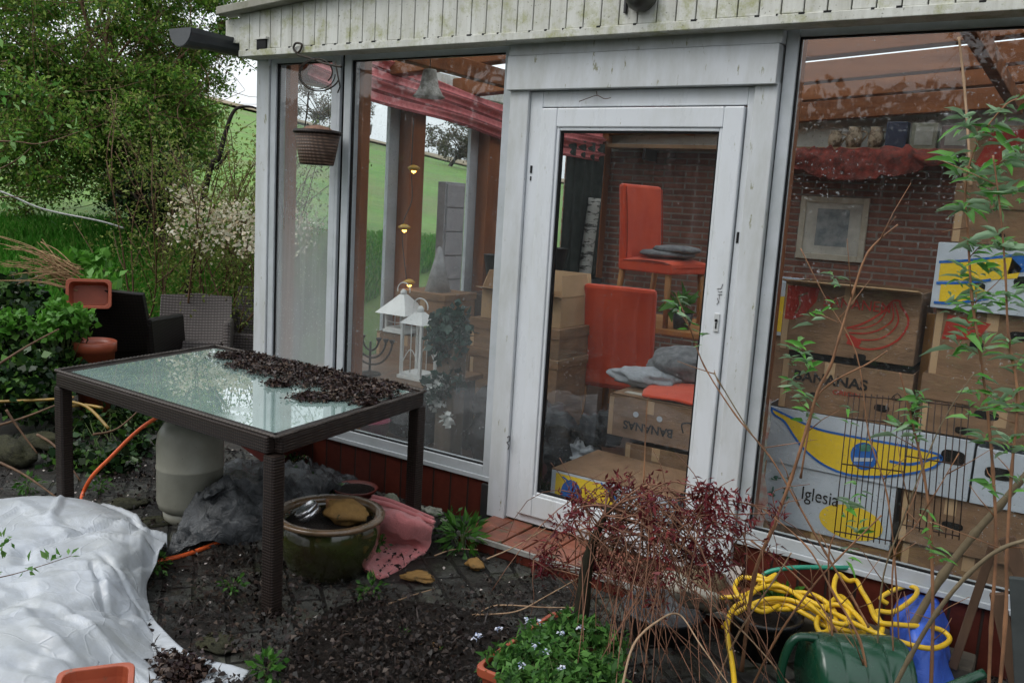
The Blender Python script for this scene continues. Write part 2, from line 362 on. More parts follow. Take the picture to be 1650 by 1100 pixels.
# paving: dark wet concrete setts half buried in leaf mould
def paving():
    mb = MB(); g = 60; x0, x1, y0, y1 = -5.6, .8, -3.4, .0
    V = []; 
    for j in range(g+1):
        for i in range(g+1):
            x = x0+(x1-x0)*i/g; y = y0+(y1-y0)*j/g; V.append((x, y, .006+.008*mnoise.noise(Vector((x*1.5, y*1.5, 2)))))
    mb.add(V, [(j*(g+1)+i, j*(g+1)+i+1, (j+1)*(g+1)+i+1, (j+1)*(g+1)+i) for j in range(g) for i in range(g)], True)
    b = NB('wet concrete setts'); p = b.pos(); 
    ds = b.n('Mapping'); ds.inputs['Rotation'].default_value = (0, 0, math.radians(38)); tc = b.n('TexCoord'); 
    nz = b.n('TexNoise'); nz.inputs['Scale'].default_value = 5; b.l(tc.outputs['Object'], nz.inputs['Vector'])
    va = b.n('VectorMath', operation='SCALE'); b.l(nz.outputs['Color'], va.inputs[0]); va.inputs['Scale'].default_value = .035
    vb = b.n('VectorMath', operation='ADD'); b.l(va.outputs[0], vb.inputs[0]); b.l(tc.outputs['Object'], vb.inputs[1]); b.l(vb.outputs[0], ds.inputs[0])
    bt = b.n('TexBrick'); b.l(ds.outputs[0], bt.inputs['Vector']); bt.inputs['Scale'].default_value = 1; bt.inputs['Brick Width'].default_value = .22; bt.inputs['Row Height'].default_value = .125; bt.inputs['Mortar Size'].default_value = .011; bt.inputs['Mortar Smooth'].default_value = .5
    for k, v in (('Color1', (.042, .043, .040)), ('Color2', (.075, .075, .065)), ('Mortar', (.005, .0045, .004))): bt.inputs[k].default_value = (*v, 1)
    n1 = b.noise(p, 2.0, 8, .72); n2 = b.noise(p, 60, 6, .75)
    moss = b.mix(b.ramp(b.noise(p, 5, 6, .7), [(.5, 0.), (.68, .65)]), bt.outputs['Color'], (.035, .04, .014))
    soil = b.mix(b.ramp(n2, [(.4, 0.), (.7, 1.)]), (.007, .006, .005), (.032, .025, .02))
    sm = b.ramp(b.math('ADD', n1, b.math('MULTIPLY', n2, .25)), [(.60, 0.), (.70, 1.)])
    b.col(b.mix(sm, moss, soil)); rr = b.ramp(b.noise(p, 7, 5), [(.35, .28), (.65, .75)]); b.b.inputs['Specular IOR Level'].default_value = .3; b.rough(rr)
    h = b.math('ADD', b.math('MULTIPLY', bt.outputs['Fac'], -1.), b.math('ADD', b.math('MULTIPLY', n2, .8), b.math('MULTIPLY', sm, .6))); b.bump(h, .8, .012)
    return struct(mb.build('paving', b.m, loc=(0, 0, 0)))
paving()

# ------------------------------------------------------------------ the conservatory
XL, WT = -4.20, 2.40          # left corner, wall top
cons = empty('conservatory', (XL, 0, 0), 'run-down white framed lean-to conservatory with algae stained cladding and big dirty windows', 'conservatory')
b = MB()                       # brick plinth under the windows, with sill
b.box((XL+.02, .0, .0), (-2.37, .20, .235)); b.box((-1.15, .012, .0), (1.6, .20, .26)); b.box((XL+.02, .2, 0), (XL+.2, 4.3, .235)); b.build('plinth', PLINTH, cons)
b = MB(); b.box((XL, -.012, .237), (-2.41, .20, .262)); b.box((-1.12, -.012, .262), (1.6, .20, .285)); b.build('window_sill', ALU, cons, bev=.003)
b = MB(); b.box((-2.45, -.02, -.0), (-2.385, .02, .225)); b.build('drain_pipe', DARK, cons, bev=.004)
b = MB(); b.box((XL-.01, -.01, .20), (-4.105, .12, WT)); b.build('corner_post', PVC, cons, bev=.004)
b = MB(); b.box((XL-.02, -.012, 0), (XL+.03, .12, .2)); b.build('post_foot', ALU, cons)
def window(x0, x1, z0, z1, fw_, y=0., glass=None, frm=ALU, dep=.07, name='window'):
    f = MB(); f.box((x0, y, z0), (x0+fw_, y+dep, z1)); f.box((x1-fw_, y, z0), (x1, y+dep, z1)); f.box((x0+fw_, y+.001, z1-fw_*.7), (x1-fw_, y+dep, z1)); f.box((x0+fw_, y+.001, z0), (x1-fw_, y+dep, z0+fw_))
    fo = f.build(name, frm, cons, bev=.003)
    g = MB(); a = .006
    for lo, hi in (((x0+fw_, z0+fw_), (x0+fw_+a, z1-fw_*.7)), ((x1-fw_-a, z0+fw_), (x1-fw_, z1-fw_*.7)), ((x0+fw_+a, z0+fw_), (x1-fw_-a, z0+fw_+a)), ((x0+fw_+a, z1-fw_*.7-a), (x1-fw_-a, z1-fw_*.7))):
        g.box((lo[0], y+.012, lo[1]), (hi[0], y+.03, hi[1]))
    g.build('gasket', GASKET, fo)
    p = MB(); p.box((x0+fw_-.004, y+.022, z0+fw_-.004), (x1-fw_+.004, y+.027, z1-fw_*.7+.004)); p.build('pane', glass, fo)
    return fo
G1 = glassmat('glass foggy', .05, (0.6, 2.6, .42)); G2 = glassmat('glass middle', .022, (0.0, 2.0, .12)); GD = glassmat('glass door', .016); G3 = glassmat('glass right', .011, drops=1.5)
window(-4.10, -3.565, .262, WT, .045, 0, G1); window(-3.515, -2.41, .262, WT, .05, 0, G2)
window(-1.115, .75, .285, WT, .05, 0, G3); window(.76, 2.2, .285, WT, .05, 0, G3)
b = MB(); b.box((-3.56, .022, .262), (-3.52, .07, WT)); b.build('mullion_gap', GASKET, cons)
b = MB(); b.box((-3.565, .0, .262), (-3.545, .0215, WT)); b.build('mullion', ALU, cons, bev=.002)
# timber posts behind the frames
b = MB()
for x0_, x1_, h_ in ((-4.06, -4.02, .06), (-3.49, -3.44, .06), (-2.50, -2.40, .1), (-1.12, -1.07, .2)): b = MB(); b.box((x0_, .075, .25), (x1_, .14, WT+h_)); b.build('front_timber_post', WOOD, cons, bev=.006)
# door surround
b = MB(); b.box((-2.40, -.03, .07), (-2.295, .09, 2.19)); b.build('door_casing', PVC, cons, bev=.004); b = MB(); b.box((-1.215, -.03, .07), (-1.12, .09, 2.19)); b.build('door_casing', PVC, cons, bev=.004)
b = MB(); b.box((-2.41, -.055, 2.18), (-1.125, .09, 2.335)); b.box((-2.41, -.045, 2.337), (-1.118, .09, 2.445)); b.build('door_header', PVC, cons, bev=.003)
b = MB(); b.box((-2.294, -.012, .085), (-2.225, .09, 2.178)); b.box((-1.285+.04, -.012, .085), (-1.216, .09, 2.178)); b.box((-2.225, -.011, 2.105), (-1.245, .09, 2.178)); b.box((-2.225, -.011, .085), (-1.245, .09, .125)); b.build('door_frame', PVC2, cons, bev=.004)
dr = empty('door', (-2.22, 0, .09), 'x', 'x'); del dr['label']; del dr['category']; dr.parent = cons; dr.location = Vector((-2.22, 0, .09))-ORIG[cons.name]
def dpart(mb, name, m, **k): return mb.build(name, m, dr, **k)
L0, L1, Z0, Z1 = -2.220, -1.250, .128, 2.098; F_ = .085
b = MB(); b.box((L0, -.030, Z0), (L0+F_, .05, Z1)); b.box((L1-F_, -.030, Z0), (L1, .05, Z1)); b.box((L0+F_, -.029, Z1-.085), (L1-F_, .05, Z1)); b.box((L0+F_, -.029, Z0), (L1-F_, .05, Z0+.11)); dpart(b, 'door_leaf', PVC2, bev=.005)
b = MB(); q = .016
b.box((L0+F_, -.022, Z0+.11), (L0+F_+q, .0, Z1-.085)); b.box((L1-F_-q, -.022, Z0+.11), (L1-F_, 0, Z1-.085)); b.box((L0+F_+q, -.0215, Z1-.085-q), (L1-F_-q, 0, Z1-.085)); b.box((L0+F_+q, -.0215, Z0+.11), (L1-F_-q, 0, Z0+.11+q)); dpart(b, 'glazing_bead', PVC2, bev=.004)
b = MB(); q2 = q+.009
for lo, hi in (((L0+F_+q, Z0+.11+q), (L0+F_+q2, Z1-.085-q)), ((L1-F_-q2, Z0+.11+q), (L1-F_-q, Z1-.085-q)), ((L0+F_+q2, Z1-.085-q2), (L1-F_-q2, Z1-.085-q)), ((L0+F_+q2, Z0+.11+q), (L1-F_-q2, Z0+.11+q2))): b.box((lo[0], -.012, lo[1]), (hi[0], .008, hi[1]))
dpart(b, 'gasket', GASKET)
b = MB(); b.box((L0+F_, .001, Z0+.10), (L1-F_, .006, Z1-.08)); dpart(b, 'door_glass', GD)
b = MB(); b.box((-1.292, -.036, 1.165), (-1.268, -.030, 1.245)); dpart(b, 'lock_plate', PVC, bev=.003)
b = MB(); b.lathe([(.006, 0), (.006, .006)], (-1.28, -.036, 1.215), 12, Matrix.Rotation(math.pi/2, 3, 'X')); b.box((-1.283, -.0375, 1.18), (-1.277, -.036, 1.205)); dpart(b, 'keyhole', GASKET)
b = MB()
for k in range(7):
    a = random.uniform(0, 3); x = -1.277+random.uniform(-.008, .008); z = 1.29+k*.012
    b.beam((x-.009*math.cos(a), -.031, z-.009*math.sin(a)), (x+.009*math.cos(a), -.031, z+.009*math.sin(a)), .005, .002)
b.build('torn_sticker', mat('sticker_black', (.03, .03, .035), (.5, .5, .5), 90, .5), dr)
for lo_, hi_ in (((-1.236, -.014, 1.545), (-1.226, -.0125, 1.59)), ((-2.272, -.0155, 1.80), (-2.262, -.0125, 1.835)), ((-2.27, -.0155, 1.765), (-2.264, -.0125, 1.785))): b = MB(); b.box(lo_, hi_); b.build('striker_slot', GASKET, dr)
b = MB(); b.tube(spline([(-2.30, -.032, .50), (-2.285, -.034, .51), (-2.285, -.034, .485), (-2.30, -.032, .475), (-2.285, -.034, .462), (-2.29, -.034, .44)], 4), .0025, 5); b.build('wire_hook', DARK, cons)
b = MB(); b.tube(spline([(-2.02, -.034, 2.125), (-1.97, -.036, 2.14), (-1.93, -.034, 2.15), (-1.89, -.036, 2.135), (-1.86, -.034, 2.14)], 4), .0018, 5); b.tube([(-1.93, -.034, 2.15), (-1.935, -.034, 2.168)], .0018, 5); b.build('bent_wire', mat('rust', (.09, .04, .02)), cons)
# fascia: narrow upright boards between window head and raked roof edge
def rake(x): return 2.62+.068*(x+4.24)
b = MB(); x = -4.22; k = 0
while x < 1.8:
    wd = .0865; lo = 2.425+random.uniform(-.003, .003)
    b.add([(x, -.13, lo), (x+wd-.005, -.13, lo), (x+wd-.005, -.13, rake(x+wd)), (x, -.13, rake(x)), (x, -.112, lo), (x+wd-.005, -.112, lo), (x+wd-.005, -.112, rake(x+wd)), (x, -.112, rake(x))], [(0,1,2,3),(7,6,5,4),(0,4,5,1),(1,5,6,2),(2,6,7,3),(3,7,4,0)]); x += wd
b.build('fascia_cladding', CLAD, cons, bev=.003)
b = MB(); b.box((-4.20, -.1115, 2.42), (1.8, -.10, 2.60)); b.build('fascia_backing', mat('backing', (.09, .09, .08)), cons)
b = MB(); b.box((-4.215, -.14, 2.388), (1.8, -.02, 2.424)); b.build('fascia_trim', CLAD, cons, bev=.003)
for i in range(60):
    x = -4.15+i*.0865*1.0+random.uniform(-.004, .004)
    if random.random() < .6: b = MB(); b.box((x, -.1405, 2.419), (x+random.uniform(.006, .03), -.1315, 2.427)); b.build('drain_slot', GASKET, cons)
b = MB(); b.add([(-4.34, -.20, rake(-4.34)+.002), (1.8, -.20, rake(1.8)+.002), (1.8, -.20, rake(1.8)+.045), (-4.34, -.20, rake(-4.34)+.045), (-4.34, -.09, rake(-4.34)+.002), (1.8, -.09, rake(1.8)+.002), (1.8, -.09, rake(1.8)+.045), (-4.34, -.09, rake(-4.34)+.045)], [(0,1,2,3),(7,6,5,4),(0,4,5,1),(1,5,6,2),(2,6,7,3),(3,7,4,0)]); b.build('verge_board', mat('verge_board', (.33, .32, .28), (.2, .2, .15), 9, .6, .3, 40), cons, bev=.004)
b = MB(); b.box((-4.345, -.125, 2.47), (-4.225, 4.3, 2.60)); b.build('eaves_board', CLAD, cons)
b = MB(); b.box((-4.06, -.142, 2.425), (-3.985, -.131, 2.475)); b.build('beam_hole', GASKET, cons)
b = MB(); b.box((-4.07, -.15, 2.475), (-3.975, -.131, 2.487)); b.build('hole_flashing', CLAD, cons)
# gutter along the left eaves, its stop end towards the garden
b = MB(); prof = []
n = 12; y0, y1 = -.42, 4.3; c = Vector((-4.36, 0, 2.50)); vs = []
for yy, rr in ((y0, .098), (y0+.12, .094), (y0+.1201, .085), (y1, .085)):
    for k in range(n+1):
        a = math.pi+math.pi*k/n; vs.append((c.x+rr*math.cos(a), yy, c.z+rr*math.sin(a)))
fs = [(i*(n+1)+k, i*(n+1)+k+1, (i+1)*(n+1)+k+1, (i+1)*(n+1)+k) for i in range(3) for k in range(n)]+[tuple(range(n+1))]
b.add(vs, fs, False); b.build('gutter', mat('grey_gutter_plastic', (.045, .05, .057), (.03, .033, .038), 8, .35, .05), cons, solid=.005)
# roof: rafters and twin-wall sheets
b = MB()
ys = (.02, .95, 1.9, 2.75, 3.55)
def rb(x): return 2.44+.068*(x+4.2)
for y in ys: b.beam((-4.3, y+.05, rb(-4.3)+.06), (1.8, y+.05, rb(1.8)+.075), .12, .135)
b.build('rafter', WOODX, cons, bev=.006)
b = MB(); b.box((-4.19, .21, 2.30), (-4.06, 4.29, 2.43)); b.build('wall_plate', WOODX, cons, bev=.006)
b = MB(); b.beam((-4.1, 4.24, rb(-4.1)+.0), (1.8, 4.24, rb(1.8)+.0), .10, .16); b.beam((-3.2, .1, rb(-3.2)-.09), (-3.2, 4.2, rb(-3.2)-.09), .07, .1); b.beam((-.6, .1, rb(-.6)-.09), (-.6, 4.2, rb(-.6)-.09), .07, .1); b.build('purlin', WOODX, cons, bev=.006)
b = MB(); b.add([(-4.34, -.10, rb(-4.34)+.145), (1.8, -.10, rb(1.8)+.145), (1.8, 4.3, rb(1.8)+.145), (-4.34, 4.3, rb(-4.34)+.145), (-4.34, -.10, rb(-4.34)+.16), (1.8, -.10, rb(1.8)+.16), (1.8, 4.3, rb(1.8)+.16), (-4.34, 4.3, rb(-4.34)+.16)], [(3,2,1,0),(4,5,6,7),(0,1,5,4),(1,2,6,5),(2,3,7,6),(3,0,4,7)])
pm = NB('twin wall sheet'); tb = pm.n('BsdfTranslucent'); tb.inputs['Color'].default_value = (.85, .88, .9, 1); tt = pm.n('BsdfTransparent'); mm = pm.n('MixShader'); mm.inputs[0].default_value = .3
pm.l(tb.outputs[0], mm.inputs[1]); pm.l(tt.outputs[0], mm.inputs[2]); pm.l(mm.outputs[0], pm.out.inputs[0]); b.build('roof', pm.m, cons)
# left wall: timber posts with grey outer frames, panes between
b = MB(); ob = MB(); gl = MB()
sp_ = [(1.23, 1.39), (2.19, 2.42), (3.2, 3.34), (4.16, 4.28)]
for y0, y1 in sp_: b.box((-4.17, y0, .25), (-4.06, y1, 2.30)); ob.box((-4.20, y0-.10, .25), (-4.171, y1+.02, 2.40))
b.build('side_timber_post', WOOD, cons, bev=.006); ob.box((-4.20, .13, 2.32), (-4.175, 4.29, 2.45)); ob.box((-4.20, .12, .237), (-4.06, 4.28, .30)); ob.build('side_frame', ALU, cons)
gl.box((-4.19, .12, .30), (-4.186, 4.28, 2.32)); gl.build('side_glass', glassmat('glass side', .02, (0.1, 1.5, .12), drops=.8), cons)
b = MB(); b.box((-4.02, .205, .02), (1.6, 4.3, .10)); b.build('floor', mat('brown_floor_tile', (.10, .055, .035), (.07, .04, .03), 5, .35, .1), cons)
# right end and hidden wall of the room
b = MB(); b.box((1.6, .0, 0), (1.8, 4.3, 2.8)); b.build('end_wall', mat('render', (.35, .33, .3)), cons)

hw = empty('brick_house_wall', (-1.3, 4.31, 0), 'brown brick house wall at the back of the conservatory, white plastered above', 'wall')
b = MB(); b.box((-4.6, 4.32, 0), (2.4, 4.62, 2.22)); b.build('brickwork', BRICK, hw)
b = MB(); b.box((-4.6, 4.318, 2.222), (2.4, 4.62, 3.6)); b.build('plaster', mat('old_white_plaster', (.42, .42, .39), (.30, .30, .27), 3, .8, .1, speck=((.2, .2, .16), 20, .6)), hw)
b = MB(); b.box((-4.6, 4.3, 3.605), (2.4, 8, 3.8)); b.build('roof', mat('rooftile', (.12, .05, .035)), hw)

# brick door step
st = MB(); rows = [(-.30, -.155), (-.150, -.005)]
x = -2.36; 
while x < -1.0:
    for i, (a0, a1) in enumerate(rows):
        dz = random.uniform(-.003, .003)
        st.box((x+random.uniform(0, .003), a0, .052+dz), (x+.112, a1, .078+dz))
    x += .119
step = empty('door_step', (-1.75, -.15, .0), 'low step of red bricks in front of the white glass door', 'step')
st.build('tread', TILE, step, bev=.005)
b = MB(); b.box((-2.37, -.31, .0), (-.99, .0, .058)); b.build('riser', PLINTH, step, bev=.004)
b = MB(); b.box((-2.375, -.318, .052), (-.985, -.302, .074)); b.build('edge_strip', mat('grey_mortar', (.30, .29, .27), (.2, .19, .17), 12, .8, .3), step)
# wall lamp on the cladding
lamp = empty('wall_lamp', (-1.69, -.14, 2.50), 'dark round wall lamp on the cladding above the door', 'lamp')
R90 = Matrix.Rotation(math.pi/2, 3, 'X')
b = MB(); b.lathe([(.0, 0), (.062, 0), (.068, .03), (.058, .07), (.035, .095), (.0, .10)], (-1.69, -.131, 2.535), 28, R90, cap=False); b.build('shade', mat('black_lamp_metal', (.03, .03, .028), (.06, .06, .05), 20, .4, .2), lamp)
b = MB(); b.box((-1.775, -.145, 2.47), (-1.762, -.131, 2.60)); b.build('bracket', DARK, lamp, bev=.003)

# ------------------------------------------------------------------ vegetation
LG = leafmat('shrub_leaf', [(.05, .14, .02), (.13, .28, .035), (.24, .40, .06), (.09, .09, .035), (.38, .55, .11), (.17, .10, .06), (.06, .18, .035), (.16, .32, .045)], transl=.5)
LDARK = leafmat('dark_leaf', [(.012, .03, .010), (.02, .05, .015), (.03, .07, .02), (.05, .11, .03)], rough=.3, transl=.15)
BARK = mat('bark', (.07, .055, .04), (.035, .028, .02), 14, .8, .6, 60)
TWIGM = mat('twig_bark', (.16, .095, .055), (.08, .045, .028), 20, .6, .2)
def twigs(mb, starts, dirs, L, r=.004, n=5, grav=-.05, wig=.35, seg=4, forks=0):
    tips = []
    for p, d in zip(starts, dirs):
        p = Vector(p); d = Vector(d).normalized(); pts = [p.copy()]; l = L*random.uniform(.6, 1.25)
        for k in range(n):
            d = (d+Vector((random.uniform(-wig, wig), random.uniform(-wig, wig), random.uniform(-wig, wig)+grav))*.6).normalized(); p = p+d*l/n; pts.append(p.copy())
            if forks and k and random.random() < forks: tips += twigs(mb, [p], [(d+Vector((random.uniform(-1, 1), random.uniform(-1, 1), random.uniform(-.6, .8)))).normalized()], l*.45, r*.6, 3, grav, wig, seg)
        mb.tube(pts, r, seg, r*.4); tips += pts[2:]
    return tips
def tree(name, label, base, blobs, ncl, nleaf, size, lm, trunk_r=.12, seed=5, clr=(.22, .42), ntw=160, group=None, cat='tree', twm=None, wide=.5):
    """trunk, limbs to the foliage clumps, and leaves; blobs = ellipsoids (centre, radii)"""
    r = np.random.default_rng(seed); root = empty(name, base, label, cat, group); base = Vector(base)
    cs = []
    for i in range(ncl):
        c, rad = blobs[r.integers(len(blobs))]; q = unit(r.normal(size=(1, 3)))[0]*r.uniform(.25, 1)**.45
        cs.append(Vector(c)+Vector((q[0]*rad[0], q[1]*rad[1], q[2]*rad[2])))
    cs = [c for c in cs if c.z > base.z+.15]
    tb = MB(); top = sum((Vector(b_[0]) for b_ in blobs), Vector())/len(blobs); st = random.getstate(); random.seed(seed)
    mid = base.lerp(top, .45)
    tb.tube(spline([base-Vector((0, 0, .2)), base.lerp(mid, .5)+Vector((.05, .03, 0)), mid, top], 5), trunk_r, 8, trunk_r*.35); tb.build('trunk', BARK, root)
    lb = MB()
    for c in cs[::max(1, len(cs)//26)]:
        a = base.lerp(top, random.uniform(.25, .8)); m_ = a.lerp(c, .5)+Vector((random.uniform(-.2, .2), random.uniform(-.2, .2), random.uniform(0, .3))); lb.tube(spline([a, m_, c], 4), trunk_r*.3, 5, .006)
    twigs(lb, [random.choice(cs) for _ in range(ntw)], [(random.uniform(-1, 1), random.uniform(-1, 1), random.uniform(-.5, 1)) for _ in range(ntw)], clr[1]*2.4, .006, 5, 0)
    lb.build('limbs', twm or BARK, root); random.setstate(st)
    rad = [float(r.uniform(*clr)) for _ in cs]
    P = cloudpts(cs, rad, nleaf, seed); V, F = leaves(P, size, seed=seed, wide=wide); quads_mesh('crown', V, F, lm, root)
    return root
# big overgrown shrub on the bank at the left
def blob(px, py, t, r): return (atd(px, py, t), r)
def foot(px, py, t):
    p = atd(px, py, t); return (p.x, p.y, terr(p.x, p.y))
tree('overgrown_tree', 'big overgrown small-leaved green tree filling the upper left above the grass bank', foot(230, 330, 9.6),
     [blob(40, 60, 9.5, (1.5, 1.3, 1.5)), blob(200, 60, 9.8, (1.3, 1.2, 1.3)), blob(290, 20, 10, (.6, .9, .9)), blob(110, 215, 9.2, (1.4, 1.1, .75)), blob(235, 210, 9.6, (.6, .9, .75)), blob(-60, 180, 9, (1.4, 1.2, 1.4))],
     460, 135000, .048, LG, .13, 5, (.16, .36), 500, twm=TWIGM)
tree('broken_tree', 'dark crooked bare tree stump with a raised dead branch at the edge of the bank', foot(265, 345, 9.0), [blob(262, 300, 9.0, (.4, .3, .3)), blob(230, 310, 9.0, (.35, .3, .3))], 40, 5000, .045, LDARK, .09, 8, (.12, .25), 60)
bb = MB(); p0 = atd(345, 275, 8.4)
deadb = empty('dead_branch', foot(320, 330, 8.4), 'thin dark dead branch reaching up beside the white corner post', 'branch')
bb.tube(spline([Vector(foot(300, 330, 8.4)), atd(335, 285, 8.4), atd(352, 255, 8.4), atd(363, 215, 8.4), atd(378, 178, 8.4), atd(402, 172, 8.4), atd(425, 180, 8.4)], 5), .035, 6, .007); bb.tube(spline([p0, atd(362, 255, 8.4), atd(372, 240, 8.4)], 4), .02, 5, .008); bb.build('wood', mat('black_bark', (.02, .016, .013), None, 20, .8, .4), deadb)
# sparse shrub with cream blossoms before the meadow
def blossoms():
    root = empty('blossoming_shrub', foot(350, 455, 8.0), 'sparse twiggy shrub with cream blossoms beside the conservatory corner', 'shrub')
    mb = MB(); random.seed(21); starts = []; dirs = []
    base = Vector(foot(350, 455, 8.0))
    for k in range(34):
        starts.append(base+Vector((random.uniform(-.9, .7), random.uniform(-.5, .9), 0))); dirs.append((random.uniform(-.5, .5), random.uniform(-.4, .4), 1))
    tips = twigs(mb, starts, dirs, 1.5, .010, 7, .08, .3, 4, .75); mb.build('twigs', TWIGM, root)
    T = np.array([tuple(p) for p in tips]); r = np.random.default_rng(3)
    P = T[r.integers(0, len(T), 13000)]+r.normal(size=(13000, 3))*.085
    V, F = leaves(P, .038, seed=4); quads_mesh('leaves', V, F, leafmat('sparse_leaf', [(.09, .14, .025), (.17, .24, .04), (.12, .11, .045), (.26, .32, .08)], transl=.45), root)
    cs = [atd(*q) for q in ((300, 335, 7.3), (335, 350, 7.2), (352, 345, 7.2), (375, 352, 7.2), (345, 368, 7.2), (395, 372, 7.1), (365, 385, 7), (310, 352, 7.2), (405, 400, 7), (290, 375, 7.3), (470, 345, 7.3), (490, 360, 7.3), (330, 395, 7.1), (480, 390, 7.2), (385, 335, 7.3), (300, 310, 7.6))]
    P = cloudpts(cs, [.19]*len(cs), 950, 5); V, F = leaves(P, .036, seed=6, wide=.8, fold=.3); quads_mesh('blossom', V, F, leafmat('cream_petal', [(.62, .58, .42), (.75, .72, .60), (.55, .45, .30)], transl=.4), root)
blossoms()
# long grass on the bank
def grass():
    r = np.random.default_rng(11); n = 90000; x = r.uniform(-10.5, -6.3, n); y = r.uniform(-1.6, 5.5, n)
    s_ = -.8*x+.6*y-5.6; k = (s_ > .25) & (s_ < 3.4); x, y = x[k], y[k]; z = np.array([terr(a, b_) for a, b_ in zip(x, y)]); n = len(x)
    P = np.stack([x, y, z], 1); h = r.uniform(.08, .24, n)[:, None]; a = r.uniform(0, 6.28, n); d = np.stack([np.cos(a), np.sin(a), np.zeros(n)], 1); lean = np.stack([r.normal(.25, .35, n), r.normal(-.25, .35, n), np.ones(n)], 1)
    w_ = .006; V = np.stack([P-d*w_, P+d*w_, P+lean*h*.55+d*w_*.8, P+lean*h*.55-d*w_*.8, P+lean*h*np.array([1.7, 1.7, .9])], 1).reshape(-1, 3)
    k = (np.arange(n)*5)[:, None]; F = np.concatenate([k+np.array([[0, 1, 2, 3]]), k+np.array([[3, 2, 4, 4]])])
    F = k+np.array([[0, 1, 2, 3]]); F2 = k+np.array([[3, 2, 4, 4]])
    V2 = V.copy(); mb = quads_mesh('grass', V, np.concatenate([F]), leafmat('grass_blade', [(.05, .20, .02), (.08, .29, .03), (.11, .36, .05), (.18, .34, .07)], rough=.45, transl=.4))
    stuff(mb, 'long deep green grass on the bank below the trees', 'grass')
grass()
def plant(name, label, cat, centers, radii, n, size, m, base=None, stems=True, wide=.55, seed=9, group=None, lance=False, droop=.2, stemm=None, up=.3):
    base = base or tuple(centers[0]); root = empty(name, base, label, cat, group); random.seed(seed)
    P = cloudpts(centers, radii, n, seed); P[:, 2] = np.maximum(P[:, 2], .012); V, F = leaves(P, size, seed=seed, wide=wide, lance=lance, droop=droop if lance else 0, up=up); quads_mesh('leaves', V, F, m, root)
    if stems:
        mb = MB()
        for i in range(max(3, min(40, n//12))):
            c = Vector(P[i]); a = Vector(base)+Vector((random.uniform(-.3, .3)*(c.x-base[0]), random.uniform(-.3, .3)*(c.y-base[1]), 0)); mb.tube(spline([a, a.lerp(c, .5)+Vector((0, 0, .02)), c], 3), .003, 4, .0015)
        mb.build('stems', stemm or mat('green_stem', (.10, .14, .05), None, 20, .5, .1), root)
    return root
LIVY = leafmat('ivy_leaf', [(.008, .022, .008), (.016, .04, .014), (.03, .075, .018), (.07, .16, .025), (.025, .04, .016)], rough=.25, transl=.12)
LBR = leafmat('bright_weed', [(.06, .20, .02), (.10, .28, .03), (.05, .15, .02), (.14, .33, .06)], rough=.35)
cs = [atd(*q) for q in ((20, 480, 6.2), (40, 520, 6), (85, 540, 5.9), (20, 570, 5.9), (75, 590, 5.8), (70, 535, 6.1), (0, 625, 5.6), (60, 640, 5.6), (0, 500, 6.1), (62, 565, 6.1), (-40, 560, 5.8), (45, 610, 5.7))]
plant('ivy_mound', 'dark glossy ivy mound at the left edge beside the terracotta pots', 'plant', cs, [.23]*12, 8000, .055, LIVY, (cs[8].x, cs[8].y, .0), wide=.85, seed=13)
cs = [atd(*q) for q in ((100, 505, 5.8), (125, 515, 5.8), (80, 525, 5.7), (20, 520, 5.8))]
plant('bright_ivy', 'brighter green leafy clump on top of the dark ivy mound', 'plant', cs, [.13]*4, 900, .05, LBR, (cs[0].x, cs[0].y, .3), wide=.8, seed=14)
cs = [atd(*q) for q in ((150, 425, 6.6), (125, 420, 6.7), (170, 455, 6.4), (165, 470, 6.3))]
plant('dock_plant', 'broad bright green leaves behind the tipped terracotta planter', 'plant', cs, [.13]*4, 190, .09, LBR, (cs[0].x, cs[0].y, .35), wide=.6, seed=15)
cs = [atz(*q) for q in ((190, 650, .08), (230, 680, .06), (160, 655, .1), (210, 720, .05), (150, 690, .05), (250, 655, .05), (300, 650, .05), (120, 740, .04), (270, 620, .1), (180, 750, .03), (215, 640, .12))]
plant('ground_ivy', 'creeping ivy on the ground under the left end of the table', 'plant', cs, [.17]*11, 2600, .05, LIVY, tuple(cs[2]), wide=.85, seed=16)
# dry stalks bundle
dg_ = empty('dry_stalks', foot(100, 470, 6.3), 'bundle of dry straw coloured stalks lying over the tipped planter', 'stalks'); mb = MB(); random.seed(4)
for k in range(60):
    a = atd(120+random.uniform(-25, 15), 450+random.uniform(-25, 20), 6.2+random.uniform(-.1, .1)); e = atd(10+random.uniform(-20, 60), 400+random.uniform(-25, 60), 6.2+random.uniform(-.3, .2)); mb.tube(spline([a, a.lerp(e, .5)+Vector((0, 0, .03)), e], 3), .005, 4, .002)
mb.build('straw', mat('straw', (.40, .27, .14), (.25, .15, .08), 30, .7, .1), dg_)
